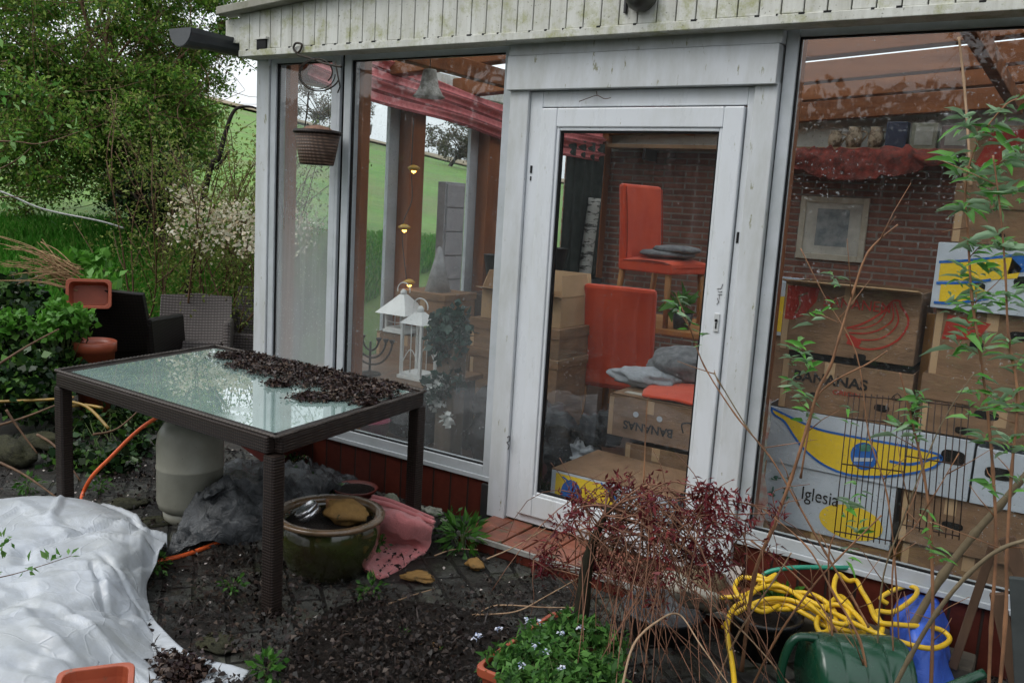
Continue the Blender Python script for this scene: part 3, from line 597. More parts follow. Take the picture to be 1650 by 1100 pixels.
# treeline behind the photographer, seen only in the panes
LB = leafmat('treeline_leaf', [(.015, .03, .012), (.03, .05, .02), (.02, .04, .02)], transl=.1)
hg = empty('garden_hedge', (-4, -12.5, 0), 'tall dark hedge behind the photographer, mirrored faintly in the window panes', 'hedge')
r_ = np.random.default_rng(2); n = 26000; P = np.stack([r_.uniform(-20, 10, n), -11.8+r_.normal(size=n)*.35, r_.uniform(0, 3.5, n)+.5*np.sin(np.linspace(0, 1, n))], 1); V, F = leaves(P, .22, seed=3, wide=.7); quads_mesh('leaves', V, F, LB, hg)
b = MB(); b.box((-20, -13.2, 0), (10, -12.1, 3.2)); b.build('branches', mat('hedge_core', (.012, .014, .01), None, 4, .9), hg)
for i, (x, y, h) in enumerate(((-.4, -9.5, 6.2), (2.6, -9.0, 6.6), (-6.5, -10, 5.6), (-11, -10.5, 6.5))):
    tree('garden_tree', ('garden tree behind the photographer, mirrored in the right pane', 'tallest garden tree behind the photographer, mirrored at the right edge', 'garden tree behind the photographer opposite the middle pane', 'garden tree behind the photographer opposite the corner pane')[i], (x, y, 0), [((x, y, h*.62), (1.5, 1.3, h*.36)), ((x+.8, y+.3, h*.8), (1.0, .9, h*.22))], 70, 9000, .13, LB, .16, 30+i, (.2, .5), 160, group='trees behind the photographer')

# ------------------------------------------------------------------ garden table with leaf litter
WICK = NB('brown wicker'); p = WICK.pos((1, 1, 1)); 
def wicker(name, c1, c2, sc=90, rough=.45):
    b = NB(name); tc = b.n('TexCoord'); outs = []
    wv = []
    for rot in ((0, 0, 0), (0, math.radians(90), 0)):
        mp = b.n('Mapping'); mp.inputs['Rotation'].default_value = rot; b.l(tc.outputs['Object'], mp.inputs[0])
        x = b.n('TexWave'); x.wave_type = 'BANDS'; x.bands_direction = 'Z'; x.inputs['Scale'].default_value = sc/6.28*1.0; x.inputs['Distortion'].default_value = .6; x.inputs['Detail'].default_value = 1; b.l(mp.outputs[0], x.inputs[0]); wv.append(x.outputs['Fac'])
    p = b.pos(); h = b.math('MULTIPLY', wv[0], b.math('ADD', b.math('MULTIPLY', wv[1], .6), .4))
    b.b.inputs['Specular IOR Level'].default_value = .22; b.col(b.mix(h, c2, c1)); b.rough(rough); b.bump(h, .7, .003); return b.m
WICK = wicker('dark_brown_wicker', (.034, .022, .017), (.010, .007, .006), 170); WICKB = wicker('blackish_wicker', (.018, .013, .011), (.006, .005, .005), 90); WICKG = wicker('grey_wicker', (.15, .13, .125), (.04, .033, .03), 80)  # the paler grey weave is for two of the armchairs
N_, L_, B_, R_ = Vector((-2.44, -1.40, 0)), Vector((-4.08, -1.34, 0)), Vector((-4.20, -.30, 0)), Vector((-2.57, -.33, 0))
TH = .735
table = empty('garden_table', tuple((N_+L_+B_+R_)/4), 'long dark brown wicker garden table with a wet frosted glass top', 'table')
ctr = (N_+L_+B_+R_)/4
def ins(p, d): return p+(ctr-p).normalized()*d
cor = [N_, R_, B_, L_]
mb = MB(); 
for i in range(4):
    a, c = ins(cor[i], .055), ins(cor[(i+1) % 4], .055); mb.beam((a.x, a.y, TH-.040), (c.x, c.y, TH-.040), .072, .070)
mb.build('apron', WICK, table, bev=.01)
mb = MB()
for i in range(4):   # knobbly woven top edge
    a, c = ins(cor[i], .02), ins(cor[(i+1) % 4], .02); n = int((c-a).length/.012)
    mb.tube([a.lerp(c, k/n)+Vector((0, 0, TH-.001)) for k in range(n+1)], [.0095 if k % 2 else .006 for k in range(n+1)], 6)
mb.build('woven_edge', wicker('edge_wicker', (.10, .085, .075), (.02, .015, .012)), table)
for i, cpt in enumerate(cor):
    p = ins(cpt, .055); mb = MB(); mb.box((p.x-.031, p.y-.031, 0), (p.x+.031, p.y+.031, TH-.076)); mb.build('leg', WICK, table, bev=.010)
gm = NB('wet frosted glass'); pp = gm.pos(); wet = gm.ramp(gm.noise(pp, 2.6, 5, .6, .4), [(.38, 0.), (.43, 1.)])
spots = gm.ramp(gm.noise(pp, 48, 2), [(.68, 0.), (.73, 1.)])
gm.col(gm.mix(spots, gm.mix(gm.ramp(gm.noise(pp, 6, 5), [(.35, 0.), (.7, 1.)]), (.27, .37, .345), (.21, .30, .28)), (.62, .66, .66)))
gm.b.inputs['Coat Weight'].default_value = 1; gm.b.inputs['Coat IOR'].default_value = 2.0; rr = gm.n('MapRange'); gm.l(wet, rr.inputs[0]); rr.inputs[3].default_value = .12; rr.inputs[4].default_value = .01; gm.l(rr.outputs[0], gm.b.inputs['Coat Roughness']); gm.l(rr.outputs[0], gm.b.inputs['Roughness'])
bp = gm.n('Bump'); bp.inputs['Strength'].default_value = .25; bp.inputs['Distance'].default_value = .002; gm.l(gm.math('ADD', spots, gm.math('MULTIPLY', wet, .2)), bp.inputs['Height']); gm.l(bp.outputs[0], gm.b.inputs['Normal'])
mb = MB(); q = [ins(c_, .075) for c_ in cor]; mb.prism([(v.x, v.y, TH-.006) for v in q][::-1], (0, 0, -1), .006); mb.build('glass_top', gm.m, table)
# decaying leaves heaped on the table
def flakes(n, sampler, size, seed, zf, flat=.5):
    r = np.random.default_rng(seed); P = sampler(r, n); P[:, 2] = zf(P, r)
    D = r.normal(size=(len(P), 3)); D[:, 2] *= flat; return leaves(P, size, D, .55, up=flat*1.2, fold=.25, seed=seed, var=.5)
HC = [Vector(atz(x, y, TH)) for x, y in ((372, 574), (400, 588), (440, 598), (490, 608), (530, 618), (570, 628), (600, 634), (470, 590), (420, 578), (560, 612), (520, 600), (620, 622), (395, 575), (540, 640), (500, 640), (450, 618), (625, 612), (590, 648))]
HR = [.09, .11, .13, .15, .15, .14, .11, .13, .11, .12, .12, .08, .08, .08, .07, .06, .07, .05]
def hs_(r, n):
    i = r.integers(0, len(HC), n); c = np.array([tuple(v) for v in HC])[i]; c[:, :2] += r.normal(size=(n, 2))*np.array(HR)[i][:, None]*.46; return c
def inside_top(P):
    k = np.ones(len(P), bool)
    for i in range(4):
        a, c = ins(cor[i], .03), ins(cor[(i+1) % 4], .03); k &= ((c.x-a.x)*(P[:, 1]-a.y)-(c.y-a.y)*(P[:, 0]-a.x)) > 0
    return k
LIT = leafmat('rotting_leaf', [(.018, .011, .009), (.035, .02, .016), (.012, .009, .008), (.06, .035, .026), (.10, .07, .05), (.022, .012, .014), (.035, .022, .024)], rough=.28, transl=.03)
_r = np.random.default_rng(44); P = hs_(_r, 17000); P = P[inside_top(P)]; dens = np.zeros(len(P))
for c, r0 in zip(HC, HR): dens += np.exp(-((P[:, 0]-c.x)**2+(P[:, 1]-c.y)**2)/(.5*r0**2))
P[:, 2] = TH+.003+_r.uniform(0, 1, len(P))*np.minimum(dens, 2.2)*.011; D = _r.normal(size=(len(P), 3)); D[:, 2] *= .4
V, F = leaves(P, .0165, D, .6, up=.5, fold=.3, seed=44, var=.75); stuff(quads_mesh('leaf_litter', V, F, LIT), 'heap of wet rotting dark leaves on the glass table top', 'leaf litter')

# ------------------------------------------------------------------ ground litter, soil, petals
def blk(P):  # keep clear of the step and plinth
    return ~((P[:, 1] > -.32) & (P[:, 0] > -2.4) & (P[:, 0] < -1.0)) & (P[:, 1] < -.03)
_r = np.random.default_rng(5); n = 75000; gp = _r.uniform((-5.5, -2.6), (.5, -.03), (n, 2)); dn = np.array([mnoise.noise(Vector((a*1.1, c*1.1, 7)))+.5*mnoise.noise(Vector((a*3.5, c*3.5, 1))) for a, c in gp])
fav = np.exp(-(((gp[:, 0]+2.0)/.6)**2+((gp[:, 1]+1.35)/.5)**2))*1.1
k = _r.uniform(-.35, .9, n) < dn+fav-.08; P = np.column_stack([gp[k], _r.uniform(.012, .022, k.sum())+.040*np.minimum(fav[k], 1)]); P = P[blk(P)]
ta, tb2 = np.array(tuple(atz(262, 1040)))[:2], np.array(tuple(atz(392, 1092)))[:2]; tt_ = np.clip(((P[:, :2]-ta)@(tb2-ta))/((tb2-ta)@(tb2-ta)), 0, 1); P = P[np.linalg.norm(P[:, :2]-ta-tt_[:, None]*(tb2-ta), axis=1) > .055]
D = _r.normal(size=(len(P), 3)); D[:, 2] *= .3; V, F = leaves(P, .019, D, .6, up=.5, fold=.35, seed=6, var=.75)
k2 = _r.integers(0, len(P), 3500); V2, F2 = leaves(P[k2]+np.array([0, 0, .004]), .045, D[k2]*np.array([1, 1, .3]), .09, up=2, seed=9, var=.6); F = np.concatenate([F, F2+len(V)]); V = np.concatenate([V, V2])
stuff(quads_mesh('ground_litter', V, F, leafmat('mulch', [(.006, .005, .004), (.012, .008, .007), (.024, .016, .012), (.008, .006, .005), (.055, .038, .028), (.018, .011, .011), (.010, .008, .007)], rough=.42, transl=.02)), 'dark rotting leaf mould scattered over the paving', 'leaf litter')
P = np.column_stack([_r.uniform((-5.2, -2.4), (.2, -.04), (420, 2)), np.full(420, .026)]); P = P[blk(P)]; D = _r.normal(size=(len(P), 3)); D[:, 2] *= .1; V, F = leaves(P, .012, D, .8, up=2, seed=8, var=.5)
stuff(quads_mesh('fallen_petals', V, F, leafmat('petal', [(.6, .58, .55), (.45, .4, .38), (.62, .55, .5)])), 'tiny white fallen petals scattered over the dark ground', 'petals')
# soil mound (low, lumpy) in front of the table
def mound(name, pxs, h, m, label, cat='soil', seed=3, loc=None):
    mb = MB(); c = Vector(atz(*pxs[0], 0)); n = 30; vs = []; fs = []
    outer = [Vector(atz(*q, 0)) for q in pxs[1:]]; ring = spline(outer+[outer[0]], 22)[:-1]; K = len(ring); L = 60
    for j in range(L+1):
        t = j/L
        for p_ in ring:
            q = c.lerp(p_, t); vs.append((q.x, q.y, .010+h*(1-t*t)+(.02*mnoise.noise(q*9)+.016*mnoise.noise(q*38)+.010*mnoise.noise(q*90))*(1-t**3)))
    for j in range(L):
        for i in range(K): fs.append((j*K+i, j*K+(i+1) % K, (j+1)*K+(i+1) % K, (j+1)*K+i))
    mb.add(vs, fs, True); return stuff(mb.build(name, m), label, cat)
SOIL = mat('garden_soil', (.006, .005, .0045), (.028, .021, .017), 60, .5, 1.0, 110, dist=.02, rvar=.25)
mound('soil', ((640, 1045), (470, 1030), (560, 975), (700, 975), (820, 1010), (840, 1110), (620, 1180), (460, 1150)), .035, SOIL, 'low mound of black garden soil in front of the table')

# ------------------------------------------------------------------ gas bottle, hose, plastic sheet
gb = Vector((-3.58, -.93, 0)); g = empty('gas_bottle', tuple(gb), 'grey green steel gas bottle standing under the left of the table', 'gas bottle')
GP = mat('gas_bottle_paint', (.30, .295, .24), (.22, .215, .175), 5, .4, .08, 80, speck=((.07, .055, .035), 30, .68))
mb = MB(); mb.lathe([(.02, .045), (.10, .045), (.148, .075), (.158, .11), (.158, .27), (.161, .275), (.161, .285), (.158, .29), (.158, .40), (.15, .45), (.125, .49), (.08, .515), (.03, .525), (0, .526)], gb, 56, cap=False); mb.build('cylinder', GP, g)
mb = MB(); mb.lathe([(.118, .0), (.125, .0), (.13, .06), (.122, .06), (.118, .0)], gb, 48, cap=False); mb.build('foot_ring', GP, g)
mb = MB()
for a0, a1 in ((200, 350), (20, 160)):
    n = 14; vs = []
    for k in range(n+1):
        a = math.radians(a0+(a1-a0)*k/n)
        for rr, z in ((.095, .49), (.085, .57), (.091, .57), (.101, .49)): vs.append((gb.x+rr*math.cos(a), gb.y+rr*math.sin(a), z+(.0 if 0 < k < n else -.02)))
    mb.add(vs, [(k*4+i, k*4+(i+1) % 4, k*4+4+(i+1) % 4, k*4+4+i) for k in range(n) for i in range(4)]+[(0, 1, 2, 3), (n*4+3, n*4+2, n*4+1, n*4)], True)
mb.build('collar', GP, g)
mb = MB(); mb.lathe([(.022, .52), (.022, .56), (.012, .565), (.012, .585)], gb, 16); mb.tube([gb+Vector((-.02, 0, .565)), gb+Vector((-.085, -.02, .56))], .012, 8); mb.build('valve', mat('brass', (.35, .25, .1), None, 9, .4, .1, metal=.8), g)
ORG = mat('orange_rubber', (.75, .13, .03), (.62, .10, .025), 12, .35, .05)
mb = MB(); mb.tube(spline([gb+Vector((-.085, -.02, .56)), atd(245, 677, 4.55), atd(215, 700, 4.6), atd(180, 735, 4.6), atd(148, 768, 4.6), atd(132, 800, 4.6), atz(128, 830, .02)], 8), .0105, 8); tag(mb.build('gas_hose', ORG), 'orange rubber hose running down from the gas bottle valve', 'hose')
mb = MB(); mb.tube(spline([atz(225, 912, .014), atz(262, 902, .014), atz(300, 893, .014), atz(335, 880, .014), atz(358, 870, .02), atz(362, 863, .02), atz(350, 857, .03), atz(325, 858, .03)], 8), .0105, 8); tag(mb.build('hose_end', ORG), 'loop of orange hose on the paving beside the white sheet', 'hose')
mb = MB(); c = atz(297, 858, .03); mb.lathe([(0, 0), (.018, 0), (.022, .012), (.018, .026), (0, .026)], c-Vector((0, 0, .02)), 10, cap=False); tag(mb.build('blue_stopper', mat('blue_plastic', (.03, .14, .5), None, 8, .4)), 'small bright blue plastic stopper on the ground at the gas bottle foot', 'stopper')
rk = random.Random(5); KG = []
for k in range(70):
    x_, y_, a_ = rk.uniform(-3.7, -2.7), rk.uniform(-1.1, -.2), rk.uniform(0, math.pi); l_ = rk.uniform(.08, .35); KG.append((x_, y_, x_+l_*math.cos(a_), y_+l_*math.sin(a_), rk.uniform(-.03, .04), rk.uniform(.015, .05)))
GS = NB('grey plastic film'); pp = GS.pos(); GS.col(GS.mix(GS.ramp(GS.noise(pp, 7, 6), [(.4, 0.), (.65, 1.)]), (.025, .028, .031), (.10, .107, .115))); GS.rough(.16); GS.bump(GS.noise(pp, 18, 6, .7, 1.5), .7, .02)
def gz_(px, py, z): return atz(px, py, z*.78 if z > .05 else z)
mb = MB(); mb.surf([[gz_(300, 790, .0), gz_(330, 762, .02), gz_(380, 745, .03), gz_(440, 745, .02), gz_(520, 755, .02), gz_(610, 775, .01)],
 [gz_(300, 800, .12), gz_(335, 788, .30), gz_(385, 772, .30), gz_(440, 775, .26), gz_(500, 775, .20), gz_(570, 785, .06)],
 [gz_(295, 835, .08), gz_(325, 815, .20), gz_(370, 800, .27), gz_(430, 800, .24), gz_(480, 800, .16), gz_(520, 810, .05)],
 [gz_(272, 880, .02), gz_(310, 862, .07), gz_(350, 845, .14), gz_(410, 840, .15), gz_(450, 850, .08), gz_(480, 860, .03)],
 [gz_(262, 893, .015), gz_(300, 890, .012), gz_(345, 880, .012), gz_(395, 875, .014), gz_(430, 880, .012), gz_(460, 890, .012)]], 26, 24, crumple=.05, cs=7, seed=3, ridge=.02, rs=6, kinks=KG)
tag(mb.build('plastic_sheet', GS.m, solid=.0015), 'crumpled dark grey plastic film heaped beside the gas bottle', 'plastic sheet')

# ------------------------------------------------------------------ glazed pot and what lies in it
pc = Vector((-2.62, -.93, 0)); pot = empty('glazed_pot', tuple(pc), 'large dark olive glazed round pot with a tan rim behind the front table leg', 'pot')
gz = NB('olive glaze'); pp = gz.pos(); z = gz.n('SeparateXYZ'); tcx = gz.n('TexCoord'); gz.l(tcx.outputs['Object'], z.inputs[0])
gz.col(gz.mix(gz.ramp(gz.noise(pp, 6, 6), [(.4, 0.), (.65, 1.)]), (.030, .036, .010), (.018, .014, .006))); gz.rough(.12); gz.b.inputs['Coat Weight'].default_value = .6; gz.bump(gz.noise(pp, 12, 3), .15, .005)
mb = MB(); mb.lathe([(.02, 0), (.145, 0), (.17, .03), (.205, .10), (.222, .17), (.222, .215), (.212, .245), (.21, .255), (.19, .25), (.195, .2), (.18, .12), (.02, .10)], pc, 64, cap=False); mb.build('body', gz.m, pot)
mb = MB(); mb.lathe([(.195, .247), (.212, .243), (.236, .255), (.242, .266), (.236, .276), (.205, .274), (.194, .262), (.195, .247)], pc, 64, cap=False); mb.build('rim', mat('tan_rim', (.17, .10, .055), (.08, .055, .03), 10, .3, .1, coat=.4), pot)
mb = MB(); mb.lathe([(0, .232), (.1, .236), (.197, .225)], pc, 32, cap=False); mb.build('soil', SOIL, pot)
def rock(name, c, rad, m, label, cat, seed=1, seg=5, rough=.35, rot=0):
    mb = MB(); vs = []; fs = []; n, k_ = 20, 14; Rz = Matrix.Rotation(rot, 3, 'Z')
    for j in range(k_+1):
        th = math.pi*j/k_
        for i in range(n):
            ph = 2*math.pi*i/n; d = Vector((math.sin(th)*math.cos(ph), math.sin(th)*math.sin(ph), math.cos(th)))
            f = 1+rough*mnoise.noise(d*1.6+Vector((seed*3.1, seed, 0)))+rough*.3*mnoise.noise(d*5+Vector((seed, 0, 2)))
            v = Rz@Vector((d.x*rad[0]*f, d.y*rad[1]*f, max(d.z*f, -.8)*rad[2])); vs.append(Vector(c)+v+Vector((0, 0, rad[2]*.8)))
    fs = [(j*n+i, j*n+(i+1) % n, (j+1)*n+(i+1) % n, (j+1)*n+i) for j in range(k_) for i in range(n)]
    mb.add(vs, fs, True); return tag(mb.build(name, m), label, cat)
OCH = mat('ochre_stone', (.28, .16, .05), (.14, .08, .03), 9, .7, .6, 40, speck=((.04, .04, .02), 18, .6), dist=.01)
rock('ochre_stone', pc+Vector((.06, .03, .235)), (.105, .075, .055), OCH, 'lumpy ochre stone lying in the glazed pot', 'stone', 4, rot=.3)
tc_ = pc+Vector((-.075, -.06, .232)); mb = MB(); Rt = Matrix.Rotation(.5, 3, 'X')@Matrix.Rotation(-.4, 3, 'Y')
mb.lathe([(.0, .012), (.045, .012), (.048, .02), (.052, .02), (.052, .0), (.0, .0)], tc_+Vector((0, 0, .045)), 32, Rt, cap=False); mb.lathe([(.052, -.025), (.052, .0)], tc_+Vector((0, 0, .045)), 32, Rt); tag(mb.build('silver_tin', mat('tin', (.55, .56, .58), (.4, .4, .42), 20, .25, .1, metal=.9)), 'round silver tin lid lying in the glazed pot beside the stone', 'tin')
mb = MB(); cc = pc+Vector((-.02, .10, .24)); mb.lathe([(.075, .0), (.085, .045), (.077, .045), (.068, .008), (0, .008)], cc, 28, Matrix.Rotation(-.25, 3, 'X'), cap=False); tag(mb.build('clay_saucer', mat('old_terracotta', (.28, .13, .06), (.15, .08, .04), 12, .7, .3)), 'small brown clay dish at the back of the glazed pot', 'dish')

# ------------------------------------------------------------------ towel, bowl, shards, figure, small pots
PK = NB('pink towelling'); pp = PK.pos(); PK.col(PK.mix(PK.ramp(PK.noise(pp, 5, 6), [(.45, 0.), (.7, 1.)]), (.60, .20, .20), (.42, .13, .13))); PK.rough(.95); PK.b.inputs['Sheen Weight'].default_value = .3; PK.bump(PK.math('ADD', PK.noise(pp, 260, 3), PK.math('MULTIPLY', PK.noise(pp, 22, 5, .7, .6), 2.)), .7, .006)
rk = random.Random(9); KT = []
for k in range(26):
    x_, y_, a_ = rk.uniform(-2.65, -2.2), rk.uniform(-.9, -.35), rk.uniform(0, math.pi); l_ = rk.uniform(.08, .25); KT.append((x_, y_, x_+l_*math.cos(a_), y_+l_*math.sin(a_), rk.uniform(-.014, .016), rk.uniform(.02, .05)))
tw = empty('pink_towel', tuple(atz(640, 890)), 'folded dirty pink towel lying against the brick plinth beside the glazed pot', 'towel')
mb = MB(); mb.surf([[atz(588, 812, .06), atz(625, 818, .08), atz(665, 826, .08), atz(700, 838, .05)],
 [atz(592, 812, .17), atz(625, 822, .20), atz(662, 834, .19), atz(697, 846, .14)],
 [atz(588, 840, .10), atz(622, 852, .13), atz(660, 862, .11), atz(693, 870, .06)],
 [atz(598, 872, .025), atz(628, 872, .03), atz(655, 876, .035), atz(684, 888, .02)],
 [atz(578, 908, .03), atz(612, 930, .012), atz(640, 917, .012), atz(668, 898, .014)]], 18, 18, crumple=.022, cs=8, seed=8, kinks=KT)
mb.build('lower_layer', PK.m, tw, solid=.016)
mb = MB()
for j, (dz, a, c_) in enumerate(((.0, (600, 800), (698, 836)), (.012, (596, 806), (700, 842)), (-.02, (592, 814), (698, 850)))):
    A = atz(*a, .19+dz); C = atz(*c_, .15+dz); mb.tube(spline([A, A.lerp(C, .3)+Vector((0, 0, .012)), A.lerp(C, .7)+Vector((0, 0, .006)), C], 6), .012, 8)
mb.build('folded_edge', PK.m, tw)
bc = atz(572, 806, 0); bowl = empty('planting_bowl', tuple(bc), 'shallow red terracotta bowl of dark soil against the plinth', 'bowl')
TC = mat('terracotta_plastic', (.36, .085, .04), (.27, .06, .03), 6, .38, .1, 60, speck=((.16, .09, .06), 25, .66)); TCD = mat('dark_red_plastic', (.17, .028, .02), (.10, .02, .015), 8, .4, .1)
mb = MB(); mb.lathe([(.0, .0), (.07, 0), (.115, .06), (.125, .075), (.118, .078), (.105, .062), (0, .05)], bc, 40, cap=False); mb.build('rim', TCD, bowl)
mb = MB(); mb.lathe([(0, .085), (.06, .078), (.108, .062)], bc, 24, cap=False); mb.build('soil', SOIL, bowl)
sh = empty('broken_saucer', tuple(atz(600, 868)), 'broken ochre clay saucer leaning beside the pink towel', 'shards'); c = atz(597, 875)
mb = MB(); n = 16; vs = []
for k in range(n+1):
    a = math.radians(-30+230*k/n)
    for rr, z in ((.03, .01), (.085, .03), (.10, .065), (.092, .067), (.075, .04), (.03, .02)): vs.append((c.x+rr*math.cos(a), c.y+rr*math.sin(a), z+.02*math.sin(a)+.02))
mb.add(vs, [(k*6+i, k*6+i+1, k*6+7+i, k*6+6+i) for k in range(n) for i in range(5)], True); mb.build('saucer_piece', OCH, sh, solid=.004)
mb = MB(); a0 = atz(588, 850, .10); mb.prism([atz(575, 860, .05), atz(590, 868, .03), atz(602, 850, .10), atz(588, 838, .12)], (.3, -.8, .2), .012); mb.build('upright_shard', OCH, sh, bev=.003)
for i, (px, py, rx, ry, rz, lab, rt) in enumerate(((674, 934, .075, .045, .018, 'flat ochre stone on the paving below the pink towel', .3), (765, 914, .05, .04, .02, 'small flat ochre stone at the left foot of the brick step', -.2), (690, 1047, .055, .03, .015, 'muddy ochre stone in the black soil left of the flower trough', .2))):
    rock('flat_stone', atz(px, py, .014), (rx, ry, rz), OCH, lab, 'stone', 10+i, rough=.5, rot=rt)
rock('mossy_stone', atz(352, 1042, .006), (.085, .06, .018), mat('mossy_stone', (.05, .05, .025), (.018, .018, .012), 16, .8, .9, 30, dist=.02), 'dark mossy stone on the paving beside the tip of the white sheet', 'stone', 20, rough=.5)
rock('paving_lump', atz(440, 885, .004), (.10, .06, .02), mat('dark_stone', (.03, .03, .028), (.05, .05, .045), 10, .7, .5), 'dark flat stone on the paving left of the glazed pot', 'stone', 21, rough=.5)
WS = mat('whitish_stone', (.42, .42, .36), (.16, .18, .12), 18, .7, .5, 40)
fg = empty('stone_figure', tuple(atz(630, 815)), 'small weathered white stone head peeping out above the pink towel', 'figure'); c = atz(629, 812, .10)
mb = MB(); vs = []; n = 20
for j in range(13):
    th = math.pi*j/12
    for i in range(n):
        ph = 2*math.pi*i/n; d = Vector((math.sin(th)*math.cos(ph), math.sin(th)*math.sin(ph), math.cos(th))); f = 1+.08*mnoise.noise(d*4)
        for e in (-.45, .45):
            q_ = d-Vector((e, -.85, .05)).normalized(); f -= .22*math.exp(-q_.length**2/.045)
        vs.append(c+Vector((d.x*.048*f, d.y*.05*f, d.z*.058*f)))
mb.add(vs, [(j*n+i, j*n+(i+1) % n, (j+1)*n+(i+1) % n, (j+1)*n+i) for j in range(12) for i in range(n)], True); mb.build('head', WS, fg); mb = MB(); mb.lathe([(.05, .0), (.055, .03), (.035, .055), (.028, .07)], (c.x, c.y, .012), 20); mb.build('bust', WS, fg)
# rectangular planters
def trough(name, label, c, L, W, H, m, rz=0, tilt=None, group=None, soil=None, z=0, rim=.018, th=.006):
    root = empty(name, (c[0], c[1], z), label, 'planter', group); mb = MB(); R3 = Matrix.Rotation(rz, 3, 'Z')
    if tilt is not None: R3 = R3@tilt
    def ring(l, w_, zz, cr=.03):
        pts = []
        for sx, sy, a0 in ((1, 1, 0), (-1, 1, 90), (-1, -1, 180), (1, -1, 270)):
            for k in range(4):
                a = math.radians(a0+30*k); pts.append((sx*(l/2-cr)+cr*math.cos(a), sy*(w_/2-cr)+cr*math.sin(a), zz))
        return pts
    rs = [ring(L*.86, W*.8, 0), ring(L*.97, W*.94, H-.03), ring(L*.97+rim*2, W*.94+rim*2, H-.03), ring(L*.97+rim*2, W*.94+rim*2, H), ring(L*.95, W*.9, H), ring(L*.94, W*.88, H-.03), ring(L*.84, W*.76, .01)]
    vs = [Vector((c[0], c[1], z))+R3@Vector(p_) for r_ in rs for p_ in r_]; K = 16
    fs = [(j*K+i, j*K+(i+1) % K, (j+1)*K+(i+1) % K, (j+1)*K+i) for j in range(len(rs)-1) for i in range(K)]+[tuple(range(K-1, -1, -1)), tuple((len(rs)-1)*K+i for i in range(K))]
    mb.add(vs, fs, False); mb.build('trough', m, root, bev=.003)
    if soil:
        mb = MB(); mb.prism([Vector((c[0], c[1], z))+R3@Vector(p_) for p_ in ring(L*.93, W*.87, H-soil)], R3@Vector((0, 0, 1)), .01); mb.build('soil', SOIL, root)
    return root
t0 = Matrix.Rotation(math.radians(62), 3, 'Y')
c = at(393, 748, 0, -3.95); trough('dark_red_planter', 'dark red plastic planter tipped against the plinth under the table', (-3.92, -.16), .36, .2, .2, TCD, .2, Matrix.Rotation(math.radians(25), 3, 'Y'), z=.10)
p = atd(118, 468, 6.1); trough('tipped_planter', 'empty terracotta trough tipped on its side among the dry stalks and ivy', (p.x+.05, p.y+.1), .26, .18, .12, TC, .9, Matrix.Rotation(math.radians(80), 3, 'X'), z=p.z-.03)
p = atd(152, 548, 5.95); kz = p.z/.425; root = empty('terracotta_pot', (p.x, p.y, 0), 'round terracotta pot between the ivy and the dark wicker chair', 'pot'); mb = MB(); mb.lathe([(r_q*.78, z_q*kz) for r_q, z_q in ((.0, .0), (.12, .0), (.165, .37), (.178, .37), (.182, .42), (.168, .425), (.158, .38), (.1, .05), (0, .05))], (p.x, p.y, .0), 40, cap=False); mb.build('body', TC, root); mb = MB(); mb.lathe([(0, .385*kz), (.12, .38*kz)], (p.x, p.y, 0), 24, cap=False); mb.build('soil', SOIL, root)

# ------------------------------------------------------------------ white sheet, near trough
TP = NB('white tarpaulin'); pp = TP.pos(); TP.col(TP.mix(TP.ramp(TP.noise(pp, 3, 9, .8), [(.42, 0.), (.8, 1.)]), (.42, .45, .49), (.30, .31, .29))); TP.rough(.35)
wv = TP.n('TexVoronoi'); wv.feature = 'DISTANCE_TO_EDGE'; wv.inputs['Scale'].default_value = 4.5; nzv = TP.n('TexNoise'); nzv.inputs['Scale'].default_value = 3; TP.l(pp, nzv.inputs[0]); va = TP.n('VectorMath', operation='ADD'); TP.l(pp, va.inputs[0]); vs_ = TP.n('VectorMath', operation='SCALE'); TP.l(nzv.outputs['Color'], vs_.inputs[0]); vs_.inputs['Scale'].default_value = .5; TP.l(vs_.outputs[0], va.inputs[1]); TP.l(va.outputs[0], wv.inputs['Vector'])
crs = TP.ramp(wv.outputs['Distance'], [(.0, 1.), (.03, 0.)]); TP.bump(TP.math('ADD', TP.math('MULTIPLY', crs, .12), TP.noise(pp, 4, 7, .6, .8)), .35, .03)
tarp = empty('white_tarpaulin', tuple(atz(60, 1000)), 'large white woven tarpaulin draped over a pile in the bottom left corner', 'tarpaulin')
rk = random.Random(12); KN = []
for k in range(90):
    x_, y_, a_ = rk.uniform(-3.6, -2.3), rk.uniform(-2.5, -1.2), rk.uniform(0, math.pi); l_ = rk.uniform(.15, .6); KN.append((x_, y_, x_+l_*math.cos(a_), y_+l_*math.sin(a_), rk.choice((-1, 1))*rk.uniform(.008, .030), rk.uniform(.016, .06)))
def tz(px, py, z): return atz(px, py, z*.55 if z > .05 else z)
mb = MB(); mb.surf([[tz(-90, 818, .0), tz(30, 812, .0), tz(120, 812, .0), tz(190, 832, .0), tz(262, 880, .0)],
 [tz(-90, 815, .29), tz(30, 804, .31), tz(120, 806, .33), tz(190, 826, .32), tz(270, 869, .24)],
 [tz(-90, 868, .38), tz(40, 862, .39), tz(120, 866, .38), tz(188, 888, .36), tz(247, 915, .16)],
 [tz(-90, 950, .42), tz(40, 945, .41), tz(115, 950, .37), tz(182, 960, .29), tz(236, 960, .04)],
 [tz(-90, 1040, .42), tz(40, 1038, .40), tz(115, 1040, .33), tz(190, 1045, .17), tz(255, 1030, .02)],
 [tz(-90, 1130, .34), tz(40, 1130, .30), tz(115, 1130, .24), tz(195, 1125, .1), tz(262, 1100, .014)],
 [tz(-90, 1250, .2), tz(40, 1250, .16), tz(115, 1240, .12), tz(200, 1220, .04), tz(270, 1180, .012)]], 30, 30, crumple=.012, cs=3.2, seed=2, ridge=.006, rs=2.2, kinks=KN)
mb.build('sheet', TP.m, tarp, solid=.004)
